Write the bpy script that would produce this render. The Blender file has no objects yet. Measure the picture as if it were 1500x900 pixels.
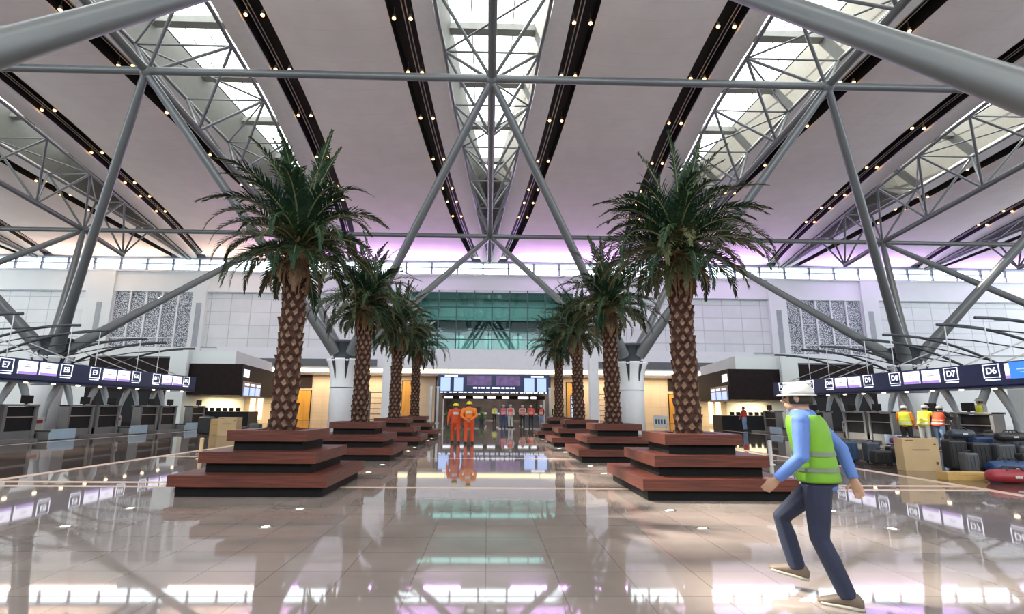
import bpy, bmesh, math, random
from mathutils import Vector as V, Matrix
random.seed(7)
PI = math.pi
sc = bpy.context.scene
COL = bpy.data.collections.new('terminal'); sc.collection.children.link(COL)

# ------------------------------------------------------------------ materials
def mat(name, color, rough=.5, metal=0., emit=0., spec=None, var=0., scale=3., stretch=(1,1,1), bump=0., emit_color=None, color2=None, coat=0.):
    m = bpy.data.materials.new(name); m.use_nodes = True
    nt = m.node_tree; b = nt.nodes['Principled BSDF']
    b.inputs['Base Color'].default_value = (*color, 1); b.inputs['Roughness'].default_value = rough
    b.inputs['Metallic'].default_value = metal
    if spec is not None: b.inputs['Specular IOR Level'].default_value = spec
    if coat: b.inputs['Coat Weight'].default_value = coat; b.inputs['Coat Roughness'].default_value = .12
    if emit:
        b.inputs['Emission Color'].default_value = (*(emit_color or color), 1); b.inputs['Emission Strength'].default_value = emit
    tc = nt.nodes.new('ShaderNodeTexCoord'); mp = nt.nodes.new('ShaderNodeMapping')
    mp.inputs['Scale'].default_value = stretch
    nt.links.new(tc.outputs['Object'], mp.inputs['Vector'])
    n = nt.nodes.new('ShaderNodeTexNoise'); n.inputs['Scale'].default_value = scale; n.inputs['Detail'].default_value = 5
    nt.links.new(mp.outputs['Vector'], n.inputs['Vector'])
    r = nt.nodes.new('ShaderNodeValToRGB')
    c2 = color2 or tuple(c*(1-var) for c in color)
    r.color_ramp.elements[0].position = .35; r.color_ramp.elements[1].position = .65
    r.color_ramp.elements[0].color = (*c2, 1); r.color_ramp.elements[1].color = (*color, 1)
    nt.links.new(n.outputs['Fac'], r.inputs['Fac'])
    nt.links.new(r.outputs['Color'], b.inputs['Base Color'])
    if bump:
        bp = nt.nodes.new('ShaderNodeBump'); bp.inputs['Strength'].default_value = bump; bp.inputs['Distance'].default_value = .02
        nt.links.new(n.outputs['Fac'], bp.inputs['Height']); nt.links.new(bp.outputs['Normal'], b.inputs['Normal'])
    return m

def grid_mat(name, color, line, sx, sz, w=.02, rough=.6, var=.06, axis='XZ', noise=0., bump=.3):
    m = mat(name, color, rough, var=var, scale=.7); nt = m.node_tree; b = nt.nodes['Principled BSDF']
    src = b.inputs['Base Color'].links[0].from_socket
    tc = nt.nodes.new('ShaderNodeTexCoord'); sp = nt.nodes.new('ShaderNodeSeparateXYZ'); cb = nt.nodes.new('ShaderNodeCombineXYZ')
    nt.links.new(tc.outputs['Object'], sp.inputs[0])
    nt.links.new(sp.outputs[axis[0]], cb.inputs['X']); nt.links.new(sp.outputs[axis[1]], cb.inputs['Y'])
    br = nt.nodes.new('ShaderNodeTexBrick'); br.offset = 0; br.squash = 1
    br.inputs['Scale'].default_value = 1; br.inputs['Brick Width'].default_value = sx; br.inputs['Row Height'].default_value = sz
    br.inputs['Mortar Size'].default_value = w; br.inputs['Mortar Smooth'].default_value = .2
    br.inputs['Color1'].default_value = (1,1,1,1); br.inputs['Color2'].default_value = (1-noise,)*3+(1,); br.inputs['Mortar'].default_value = (0,0,0,1)
    nt.links.new(cb.outputs[0], br.inputs['Vector'])
    mx = nt.nodes.new('ShaderNodeMix'); mx.data_type = 'RGBA'
    nt.links.new(br.outputs['Fac'], mx.inputs['Factor']); nt.links.new(src, mx.inputs['A']); mx.inputs['B'].default_value = (*line, 1)
    out = mx.outputs['Result']
    if noise:
        mu = nt.nodes.new('ShaderNodeMix'); mu.data_type = 'RGBA'; mu.blend_type = 'MULTIPLY'; mu.inputs['Factor'].default_value = 1
        sep = nt.nodes.new('ShaderNodeMix'); sep.data_type = 'RGBA'; sep.inputs['A'].default_value = (1,1,1,1)
        nt.links.new(src, mu.inputs['A']); nt.links.new(br.outputs['Color'], mu.inputs['B'])
        nt.links.new(mu.outputs['Result'], mx.inputs['A'])
    nt.links.new(out, b.inputs['Base Color'])
    if bump:
        bp = nt.nodes.new('ShaderNodeBump'); bp.inputs['Strength'].default_value = bump; bp.invert = True; bp.inputs['Distance'].default_value = .01
        nt.links.new(br.outputs['Fac'], bp.inputs['Height']); nt.links.new(bp.outputs['Normal'], b.inputs['Normal'])
    return m

def lattice_mat():
    m = mat('mashrabiya', (.55,.58,.6), .5); nt = m.node_tree; b = nt.nodes['Principled BSDF']
    tc = nt.nodes.new('ShaderNodeTexCoord'); vo = nt.nodes.new('ShaderNodeTexVoronoi'); vo.feature = 'DISTANCE_TO_EDGE'
    vo.inputs['Scale'].default_value = 5.5
    nt.links.new(tc.outputs['Object'], vo.inputs['Vector'])
    v2 = nt.nodes.new('ShaderNodeTexNoise'); v2.inputs['Scale'].default_value = 3.5
    nt.links.new(tc.outputs['Object'], v2.inputs['Vector'])
    ad = nt.nodes.new('ShaderNodeMath'); ad.operation = 'MULTIPLY'; nt.links.new(v2.outputs['Fac'], ad.inputs[0]); ad.inputs[1].default_value = .26
    gt = nt.nodes.new('ShaderNodeMath'); gt.operation = 'GREATER_THAN'
    nt.links.new(vo.outputs['Distance'], gt.inputs[0]); nt.links.new(ad.outputs[0], gt.inputs[1])
    mx = nt.nodes.new('ShaderNodeMix'); mx.data_type = 'RGBA'
    mx.inputs['A'].default_value = (.10,.12,.145,1); mx.inputs['B'].default_value = (.7,.74,.77,1)
    nt.links.new(gt.outputs[0], mx.inputs['Factor']); nt.links.new(mx.outputs['Result'], b.inputs['Base Color'])
    return m

def glass_mat(name, tint=(1,1,1), gloss=.1, rough=.02):
    m = bpy.data.materials.new(name); m.use_nodes = True; nt = m.node_tree; nt.nodes.clear()
    o = nt.nodes.new('ShaderNodeOutputMaterial'); t = nt.nodes.new('ShaderNodeBsdfTransparent'); g = nt.nodes.new('ShaderNodeBsdfGlossy')
    t.inputs[0].default_value = (*tint, 1); g.inputs['Roughness'].default_value = rough; g.inputs['Color'].default_value = (.9,1,1,1)
    lw = nt.nodes.new('ShaderNodeLayerWeight'); lw.inputs[0].default_value = .3
    ad = nt.nodes.new('ShaderNodeMath'); ad.inputs[1].default_value = gloss; ad.use_clamp = True; nt.links.new(lw.outputs['Fresnel' if False else 'Facing'], ad.inputs[0]); pw = nt.nodes.new('ShaderNodeMath'); pw.operation = 'POWER'; pw.inputs[1].default_value = 3; nt.links.new(lw.outputs['Facing'], pw.inputs[0]); nt.links.new(pw.outputs[0], ad.inputs[0])
    mx = nt.nodes.new('ShaderNodeMixShader'); nt.links.new(ad.outputs[0], mx.inputs[0]); nt.links.new(t.outputs[0], mx.inputs[1]); nt.links.new(g.outputs[0], mx.inputs[2])
    nt.links.new(mx.outputs[0], o.inputs[0])
    return m

M = {}
M['floor'] = grid_mat('polished_granite', (.36,.30,.275), (.2,.16,.145), .65, .65, .006, rough=.035, var=.25, axis='XY', noise=.14, bump=0)
M['floor'].node_tree.nodes['Principled BSDF'].inputs['IOR'].default_value = 1.75
M['floor_line'] = mat('cream_stone', (.8,.58,.46), .3, var=.12)
M['floor_dark'] = grid_mat('dark_granite', (.12,.09,.08), (.07,.055,.05), .65, .65, .006, rough=.04, var=.3, axis='XY', noise=.2, bump=0)
M['hall'] = mat('hall_panelling', (.085,.06,.05), .5, color2=(.025,.02,.02), scale=.8)
M['wall_mid'] = mat('facade_panel', (.35,.34,.33), .7, var=.1)
M['ceiling'] = grid_mat('acoustic_panel', (.88,.82,.785), (.82,.76,.73), 30, 1.2, .03, .8, var=.05, axis='XY', bump=.1)
M['ceil_band'] = mat('ceiling_band', (.86,.83,.80), .7, var=.05)
M['slot'] = mat('dark_slot', (.012,.01,.01), .6, var=.3)
M['rail'] = mat('slot_rail', (.5,.48,.46), .35, .6, var=.1)
M['shaft'] = mat('skylight_shaft', (.20,.20,.185), .7, var=.08)
M['sky_frame'] = mat('skylight_frame', (.3,.3,.28), .5, var=.08)
M['sky_glass'] = glass_mat('skylight_glass', (.95,.98,.97), .03)
M['steel'] = mat('grey_painted_steel', (.17,.18,.183), .36, .3, var=.06, scale=.6)
M['steel_dark'] = mat('dark_grey_steel', (.055,.065,.075), .4, .3, var=.1)
M['wall'] = mat('white_wall', (.86,.9,.885), .6, var=.04, scale=.4)
M['white'] = mat('white_paint', (.86,.88,.9), .4, var=.03)
M['panel'] = grid_mat('white_relief_panel', (.86,.9,.89), (.6,.63,.63), 2.25, 1.5, .05, .55, bump=.5, noise=.08)
M['lattice'] = lattice_mat()
M['slotgrey'] = mat('louvre_grey', (.42,.45,.48), .5, var=.15)
M['dark'] = mat('near_black', (.01,.01,.012), .5, var=.3, spec=.25)
M['darkgrey'] = mat('dark_louvre', (.14,.15,.16), .5, var=.1)
M['brown'] = mat('dark_brown_panel', (.022,.013,.013), .6, var=.3, spec=.15)
M['beige'] = grid_mat('beige_stone', (.55,.44,.33), (.4,.32,.25), 1.2, .9, .015, .4, var=.12)
M['amber'] = mat('amber_timber', (.6,.3,.05), .4, var=.25, stretch=(1,1,.1))
M['teal_glass'] = glass_mat('teal_glass', (.32,.50,.49), .05)
M['clear_glass'] = glass_mat('clear_glass', (.93,.97,.98), .02)
M['mullion'] = mat('dark_mullion', (.03,.08,.08), .4, var=.1)
M['teal_room'] = mat('gallery_wall', (.62,.7,.66), .7, var=.1)
M['edge'] = mat('edge_beam', (.22,.24,.3), .5, var=.1)
M['navy'] = mat('navy_fascia', (.014,.032,.12), .3, var=.15)
M['screen'] = mat('lit_screen', (.85,.83,.95), .3, emit=.72, emit_color=(.86,.84,1.0), var=0)
M['screen_foot'] = mat('lit_screen_foot', (.4,.25,.7), .3, emit=.45, emit_color=(.45,.25,.8))
M['screen_blue'] = mat('lit_blue_screen', (.05,.2,.6), .3, emit=.6, emit_color=(.04,.22,.75))
M['screen_pale'] = mat('lit_pale_screen', (.3,.38,.6), .3, emit=.55, emit_color=(.42,.58,1.0))
M['screen_purple'] = mat('lit_purple_screen', (.2,.1,.3), .3, emit=.1, emit_color=(.3,.2,.55), color2=(.1,.05,.12), scale=2)
M['sign_white'] = mat('lit_white_lettering', (.9,.9,1), .3, emit=.8, emit_color=(.9,.92,1))
M['cove'] = mat('cove_light', (1,.85,.55), .5, emit=.95, emit_color=(1,.84,.52))
M['lamp'] = mat('warm_lamp', (1,.7,.35), .4, emit=4.5, emit_color=(1,.5,.16))
M['lampbody'] = mat('lamp_housing', (.35,.3,.26), .4, .5, var=.1)
M['floorlamp'] = mat('floor_lamp_lens', (1,.85,.6), .4, emit=6, emit_color=(1,.78,.5))
M['wood'] = mat('red_brown_decking', (.14,.034,.02), .42, color2=(.06,.016,.011), scale=6, stretch=(.25,3,6), bump=.12)
M['plinth'] = mat('black_plinth', (.006,.006,.007), .6, spec=.2, var=.3)
M['soil'] = mat('pebble_bed', (.3,.26,.22), .9, var=.5, scale=40, bump=.8)
M['frond'] = mat('palm_green', (.032,.07,.026), .55, color2=(.01,.035,.02), scale=2, spec=.25)
M['frond_old'] = mat('palm_olive', (.11,.11,.05), .6, color2=(.05,.065,.03), scale=2, spec=.25)
M['frond_dry'] = mat('palm_dry', (.24,.14,.08), .7, color2=(.14,.08,.05), scale=3)
M['plant'] = mat('leafy_green', (.12,.25,.04), .5, var=.4)
M['rachis'] = mat('palm_rib', (.2,.2,.09), .5, var=.3)
M['bark'] = mat('palm_bark', (.085,.034,.022), .85, var=.5, scale=9, bump=.4)
M['boot'] = mat('palm_leaf_scar', (.27,.165,.11), .85, var=.6, scale=9, bump=.3)
M['fibre'] = mat('palm_fibre', (.30,.17,.08), .9, var=.5, scale=12, stretch=(4,4,.5), bump=.5)
M['chrome'] = mat('brushed_steel', (.5,.5,.5), .3, .9, var=.1)
M['counter'] = mat('grey_counter', (.2,.195,.195), .5, .2, var=.08)
M['silverblue'] = mat('silver_leg', (.55,.64,.72), .35, .3, var=.08)
M['belt'] = mat('pale_blue_front', (.42,.56,.68), .35, var=.06)
M['rubber'] = mat('black_rubber', (.03,.03,.03), .7, var=.2)
M['skin'] = mat('skin', (.42,.25,.17), .5, var=.1)
M['hi_green'] = mat('lime_vest', (.14,.34,.015), .6, var=.15)
M['hi_yellow'] = mat('yellow_vest', (.85,.85,.05), .6, var=.12)
M['hi_orange'] = mat('orange_cloth', (.72,.085,.018), .65, var=.15)
M['hi_amber'] = mat('amber_cloth', (.85,.22,.02), .65, var=.15)
M['hi_red'] = mat('coral_vest', (.85,.13,.08), .65, var=.15)
M['reflect'] = mat('reflective_tape', (.7,.7,.68), .25, .3)
M['reflect_dark'] = mat('grey_tape', (.16,.2,.15), .35, .2)
M['shirt_blue'] = mat('blue_shirt', (.09,.18,.5), .7, var=.15)
M['denim'] = mat('dark_denim', (.014,.02,.05), .8, var=.25, scale=8)
M['denim_light'] = mat('light_denim', (.22,.32,.48), .8, var=.2)
M['navycloth'] = mat('navy_cloth', (.04,.08,.22), .8, var=.2)
M['black_cloth'] = mat('black_cloth', (.02,.02,.025), .8, var=.2)
M['pale_cloth'] = mat('pale_cloth', (.6,.6,.58), .8, var=.1)
M['red_cloth'] = mat('red_cloth', (.5,.04,.04), .8, var=.2)
M['hat_white'] = mat('white_hard_hat', (.5,.5,.49), .3)
M['hat_yellow'] = mat('yellow_hard_hat', (.9,.75,.03), .3)
M['shoe'] = mat('brown_shoe', (.16,.12,.09), .6, var=.3)
M['sole'] = mat('pale_sole', (.4,.37,.32), .7)
M['hair'] = mat('dark_hair', (.02,.015,.01), .6)
M['eye'] = mat('eye', (.05,.03,.02), .2)
M['card'] = mat('cardboard', (.52,.37,.20), .75, var=.1, scale=2)
M['cardmark'] = mat('carton_print', (.1,.08,.05), .8)
M['tape'] = mat('parcel_tape', (.45,.3,.14), .3)
M['tan'] = mat('tan_plastic', (.7,.5,.28), .45, var=.1)
M['yellow_card'] = mat('yellow_timber', (.6,.38,.12), .6, var=.15)
for n, c in dict(case_black=(.02,.02,.022), case_grey=(.07,.075,.085), case_navy=(.02,.06,.18), case_blue=(.02,.05,.11), case_teal=(.035,.085,.12), case_red=(.35,.03,.04), case_plum=(.2,.02,.12), case_slate=(.05,.065,.09)).items():
    M[n] = mat(n, c, .45, var=.2, scale=5)

# ------------------------------------------------------------------ mesh builder
class MB:
    def __init__(s): s.v = []; s.f = []; s.mi = []; s.sm = []
    def add(s, vs, fs, mi=0, smooth=False):
        o = len(s.v); s.v += [tuple(v) for v in vs]
        for f in fs: s.f.append([i+o for i in f]); s.mi.append(mi); s.sm.append(smooth)
    def box(s, x0, x1, y0, y1, z0, z1, mi=0):
        vs = [(x,y,z) for z in (z0,z1) for y in (y0,y1) for x in (x0,x1)]
        s.add(vs, [(0,2,3,1),(4,5,7,6),(0,1,5,4),(2,6,7,3),(0,4,6,2),(1,3,7,5)], mi)
    def bevbox(s, x0, x1, y0, y1, z0, z1, r=.02, mi=0):
        bm = bmesh.new(); bmesh.ops.create_cube(bm, size=1)
        for v in bm.verts: v.co = V(((x0+x1)/2+v.co.x*(x1-x0), (y0+y1)/2+v.co.y*(y1-y0), (z0+z1)/2+v.co.z*(z1-z0)))
        bmesh.ops.bevel(bm, geom=bm.edges[:], offset=r, segments=2, affect='EDGES', profile=.5)
        bm.verts.index_update()
        s.add([v.co for v in bm.verts], [[v.index for v in f.verts] for f in bm.faces], mi); bm.free()
    def tube(s, pts, rs, n=10, mi=0, cap=True, smooth=True, flat=1.):
        pts = [V(p) for p in pts]
        if not isinstance(rs, (list, tuple)): rs = [rs]*len(pts)
        vs = []; up = None
        for i, p in enumerate(pts):
            d = (pts[min(i+1, len(pts)-1)]-pts[max(i-1, 0)]).normalized()
            if up is None: up = d.orthogonal().normalized() if abs(d.z) > .9 else V((0,0,1))
            a = d.cross(up).normalized(); up = a.cross(d).normalized()
            r = rs[i]
            for k in range(n):
                t = 2*PI*k/n; vs.append(p+a*(math.cos(t)*r)+up*(math.sin(t)*r*flat))
        fs = [(i*n+k, i*n+(k+1) % n, (i+1)*n+(k+1) % n, (i+1)*n+k) for i in range(len(pts)-1) for k in range(n)]
        s.add(vs, fs, mi, smooth)
        if cap:
            m = (len(pts)-1)*n
            s.add(vs[:n], [tuple(range(n-1, -1, -1))], mi); s.add(vs[m:], [tuple(range(n))], mi)
    def rings(s, rings, mi=0, smooth=True, cap=True):      # rings of equal length
        n = len(rings[0]); vs = [p for r in rings for p in r]
        fs = [(i*n+k, i*n+(k+1) % n, (i+1)*n+(k+1) % n, (i+1)*n+k) for i in range(len(rings)-1) for k in range(n)]
        if cap: fs += [tuple(range(n-1, -1, -1)), tuple((len(rings)-1)*n+k for k in range(n))]
        s.add(vs, fs, mi, smooth)
    def lathe(s, prof, n=24, c=(0,0,0), mi=0, sx=1, sy=1, cap=True):
        s.rings([[(c[0]+r*math.cos(2*PI*k/n)*sx, c[1]+r*math.sin(2*PI*k/n)*sy, c[2]+z) for k in range(n)] for r, z in prof], mi, True, cap)
    def prism(s, poly, z0, z1, mi=0):
        n = len(poly); vs = [(x,y,z0) for x, y in poly]+[(x,y,z1) for x, y in poly]
        s.add(vs, [tuple(range(n-1,-1,-1)), tuple(range(n, 2*n))]+[(k,(k+1) % n, n+(k+1) % n, n+k) for k in range(n)], mi)
    def mesh(s, name, mats):
        me = bpy.data.meshes.new(name); me.from_pydata(s.v, [], s.f)
        for m in mats: me.materials.append(m)
        me.polygons.foreach_set('material_index', s.mi); me.polygons.foreach_set('use_smooth', s.sm); me.update()
        bm = bmesh.new(); bm.from_mesh(me); bmesh.ops.recalc_face_normals(bm, faces=bm.faces); bm.to_mesh(me); bm.free()
        return me
    def build(s, name, mats, parent=None, loc=None):
        if not isinstance(mats, (list, tuple)): mats = [mats]
        return link(name, s.mesh(name, mats), parent, loc)

def link(name, data, parent=None, loc=None):
    o = bpy.data.objects.new(name, data); COL.objects.link(o)
    if parent: o.parent = parent
    if loc is not None: o.location = loc
    return o
def tag(o, label, cat, group=None):
    o['label'] = label; o['category'] = cat
    if group: o['group'] = group
    return o
def thing(name, label, cat, loc=(0,0,0), rz=0, group=None):
    o = link(name, None, None, loc); o.rotation_euler = (0,0,rz); o.empty_display_size = .2
    return tag(o, label, cat, group)
def struct(o): o['kind'] = 'structure'; return o
def copy_tree(o, parent=None):
    c = o.copy(); COL.objects.link(c); c.parent = parent
    for ch in list(o.children): copy_tree(ch, c)
    return c
def lerp(a, b, t): return a+(b-a)*t
def interp(x, xs, ys):
    if x <= xs[0]: return ys[0]
    for i in range(1, len(xs)):
        if x <= xs[i]: return ys[i-1]+(ys[i]-ys[i-1])*(x-xs[i-1])/(xs[i]-xs[i-1])
    return ys[-1]
_fc = {}
def text_mesh(txt, size, mt, depth=.004):
    key = (txt, size, mt.name)
    if key not in _fc:
        cu = bpy.data.curves.new('lettering', 'FONT'); cu.body = txt; cu.size = size; cu.extrude = depth; cu.align_x = 'CENTER'; cu.align_y = 'CENTER'; cu.offset = size*.015
        o = bpy.data.objects.new('tmp', cu); COL.objects.link(o)
        me = bpy.data.meshes.new_from_object(o.evaluated_get(bpy.context.evaluated_depsgraph_get()))
        bpy.data.objects.remove(o); me.materials.clear(); me.materials.append(mt); _fc[key] = me
    return _fc[key]

# ------------------------------------------------------------------ key dimensions
A = 17.1                       # bay width
Y1, Y2, YC, YW = 23.0, 41.9, 30.8, 57.5
def smooth_tab(xs, ys):
    def f(x):                  # Catmull-Rom through the table
        if x <= xs[0]: return ys[0]
        if x >= xs[-1]: return ys[-1]
        i = max(j for j in range(len(xs)) if xs[j] <= x); i = min(i, len(xs)-2)
        def m(j):
            if j == 0 or j == len(xs)-1: return 0 if j == 0 else (ys[-1]-ys[-2])/(xs[-1]-xs[-2])
            return (ys[j+1]-ys[j-1])/(xs[j+1]-xs[j-1])
        h = xs[i+1]-xs[i]; t = (x-xs[i])/h
        return (2*t**3-3*t**2+1)*ys[i]+(t**3-2*t**2+t)*h*m(i)+(-2*t**3+3*t**2)*ys[i+1]+(t**3-t**2)*h*m(i+1)
    return f
Zc = smooth_tab([-14,0,10,15,22,26,30,34.6,39,45.5,51.5,57.5], [20.6,21.2,21.55,21.6,21.5,21.35,21.1,20.7,20.25,19.6,18.9,18.1])
So = smooth_tab([-14,10,22,28,34,38,45,50,55,57.5], [5.3,5.45,5.42,5.25,4.95,4.6,3.95,3.3,2.4,1.85])
Si = smooth_tab([-14,10,22,28,34,38,45,50,55,57.5], [4.1,4.15,4.08,3.95,3.65,3.35,2.7,2.1,1.35,.85])
Wc = smooth_tab([-14,10,22,25.4,30,34.6,39.2,45,51,57.5], [3.0,3.1,3.0,2.78,2.6,2.2,1.85,1.3,.75,.2])
Gw = smooth_tab([-14,10,24,28,33,38.3,41,43], [2.3,2.5,2.5,2.3,1.8,1.15,.7,.04])
Hs = smooth_tab([-14,20,43,50,57.5], [2.2,2.2,2.3,1.2,.25])
YB = -14
Ys = [YB+(YW+.4-YB)*i/72 for i in range(73)]
KS = range(-4, 5)

# ------------------------------------------------------------------ floor
mb = MB(); mb.add([(-75,-14,0),(75,-14,0),(75,80,0),(-75,80,0),(-75,-14,-.3),(75,-14,-.3),(75,80,-.3),(-75,80,-.3)], [(0,1,2,3),(4,7,6,5),(0,4,5,1),(1,5,6,2),(2,6,7,3),(3,7,4,0)])
struct(mb.build('floor', M['floor']))
for i, (x0,x1,y0,y1) in enumerate([(-10.04,-9.78,-10,57),(9.78,10.04,-10,57),(-9.76,9.76,10.25,10.42),(-9.76,-5.6,10.8,11.0),(5.6,9.76,10.8,11.0),(-9.76,9.76,16.2,16.3),(-18.2,-18.0,10,40),(18.0,18.2,10,40)]):
    mb = MB(); mb.box(x0,x1,y0,y1,-.01,.003); struct(mb.build('trim_%d' % (i+1), M['floor_line']))

for i, (x0, x1) in enumerate(((-75,-18.2),(-18.0,-10.04),(10.04,18.0),(18.2,75))):
    mb = MB(); mb.box(x0,x1,-13.9,YW-.5,-.01,.0015); struct(mb.build('floor_inlay', M['floor_dark']))
# unseen street facade and side walls, added to block low fill light
mb = MB(); mb.box(-75,75,-14.3,-14,0,9.5)
for i in range(21): mb.box(-75+i*7.5-.2,-75+i*7.5+.2,-14.4,-13.9,9.5,21)
struct(mb.build('wall_unseen_street', M['wall_mid']))
for s_ in (-1, 1):
    mb = MB(); x = sorted((s_*75, s_*75.3)); mb.box(x[0],x[1],-14.3,61,0,9.5); struct(mb.build('wall_unseen_side', M['wall_mid']))

# ------------------------------------------------------------------ ceiling
mb = MB()
for k in range(-5, 5):          # broad acoustic panels between the slots
    cl, cr = k*A, (k+1)*A; n = 10; rows = []
    for y in Ys:
        xl, xr = cl+So(y), cr-So(y); z = Zc(y)
        r = [(xl, y, z+.9)]+[(lerp(xl, xr, j/n), y, z-.35*math.sin(PI*j/n)**.8*min(1, (YW-y)/6+.1 if y > YW-6 else 1)) for j in range(n+1)]+[(xr, y, z+.9)]
        rows.append(r)
    m = n+3; vs = [p for r in rows for p in r]
    fs = [(i*m+j, i*m+j+1, (i+1)*m+j+1, (i+1)*m+j) for i in range(len(rows)-1) for j in range(m-1)]
    mb.add(vs, fs, 0, False)
for k in KS:                    # pale bands beside each skylight
    for s in (-1, 1):
        rows = [[(k*A+s*Wc(y), y, Zc(y)+.05), (k*A+s*(Wc(y)+.02), y, Zc(y)-.12), (k*A+s*(Si(y)-.02), y, Zc(y)-.12), (k*A+s*Si(y), y, Zc(y)+.9)] for y in Ys]
        vs = [p for r in rows for p in r]
        mb.add(vs, [(i*4+j, i*4+j+1, (i+1)*4+j+1, (i+1)*4+j) for i in range(len(rows)-1) for j in range(3)], 1)
struct(mb.build('ceiling', [M['ceiling'], M['ceil_band']]))
mb = MB(); mr = MB()
for k in KS:
    for s in (-1, 1):
        rows = [[(k*A+s*(So(y)+.0), y, Zc(y)+.88), (k*A+s*Si(y), y, Zc(y)+.88)] for y in Ys]
        vs = [p for r in rows for p in r]
        mb.add(vs, [(i*2, i*2+1, i*2+3, i*2+2) for i in range(len(rows)-1)], 0)
        rows = [[(k*A+s*(So(y)-.01), y, Zc(y)+.02), (k*A+s*(So(y)-.01), y, Zc(y)+.88)] for y in Ys]
        vs = [p for r in rows for p in r]
        mb.add(vs, [(i*2, i*2+1, i*2+3, i*2+2) for i in range(len(rows)-1)], 0)
        rows = [[(k*A+s*(Si(y)+.01), y, Zc(y)+.02), (k*A+s*(Si(y)+.01), y, Zc(y)+.88)] for y in Ys]
        vs = [p for r in rows for p in r]
        mb.add(vs, [(i*2, i*2+1, i*2+3, i*2+2) for i in range(len(rows)-1)], 0)
        for o in (.38, .58): mr.tube([(k*A+s*(Si(y)+o), y, Zc(y)+.22) for y in Ys[::2]], .03, 6)
struct(mb.build('ceiling_recess', M['slot']))
struct(mr.build('ceiling_rail', M['rail']))
# solid roof deck above everything, open over the glass
mb = MB()
for k in KS:
    rows = []
    for y in Ys:
        c = k*A; h = Zc(y)+Hs(y); g = Gw(y) if y < 43 else .0
        rows.append([(c-A/2, y, Zc(y)+1.3), (c-So(y)-.2, y, Zc(y)+1.3), (c-Wc(y)-.12, y, max(h+.12, Zc(y)+1.0)), (c-g, y, h+.12), (c+g, y, h+.12), (c+Wc(y)+.12, y, max(h+.12, Zc(y)+1.0)), (c+So(y)+.2, y, Zc(y)+1.3), (c+A/2, y, Zc(y)+1.3)])
    vs = [p for r in rows for p in r]
    mb.add(vs, [(i*8+j, i*8+j+1, (i+1)*8+j+1, (i+1)*8+j) for i in range(len(rows)-1) for j in range(7) if not (j == 3 and Ys[i] < 42.9)], 0)
struct(mb.build('roof', M['darkgrey']))
# skylights
YN = [Y2+2.35-4.7*i for i in range(12)]        # top chord panel points
for n, k in enumerate(range(-3, 4)):
    c = k*A; mb = MB()
    for s in (-1, 1):
        rows = [[(c+s*Wc(y), y, Zc(y)+.04), (c+s*(Gw(y) if y < 43 else 0), y, Zc(y)+Hs(y))] for y in Ys]
        vs = [p for r in rows for p in r]
        mb.add(vs, [(i*2, i*2+1, i*2+3, i*2+2) for i in range(len(rows)-1)], 0)
    w = struct(mb.build('window_%d' % (n+1), M['shaft']))
    g = MB(); f = MB(); yy = [y for y in Ys if y < 43]+[43]
    rows = [[(c-Gw(y), y, Zc(y)+Hs(y)+.05), (c+Gw(y), y, Zc(y)+Hs(y)+.05)] for y in yy]
    vs = [p for r in rows for p in r]
    g.add(vs, [(i*2, i*2+1, i*2+3, i*2+2) for i in range(len(rows)-1)], 0)
    g.build('glazing', M['sky_glass'], w)
    for y in [q+.9 for q in YN if q+.9 < 42]:
        f.box(c-Gw(y)-.3, c+Gw(y)+.3, y-.28, y+.28, Zc(y)+Hs(y)-.45, Zc(y)+Hs(y)-.05)
    for x in (-1.2, 0, 1.2):
        ps = [(c+x, y, Zc(y)+Hs(y)+.0) for y in yy if Gw(y) > abs(x)+.1]
        if len(ps) > 1: f.tube(ps, .035, 4)
    f.build('window_frame', M['sky_frame'], w)

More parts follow.
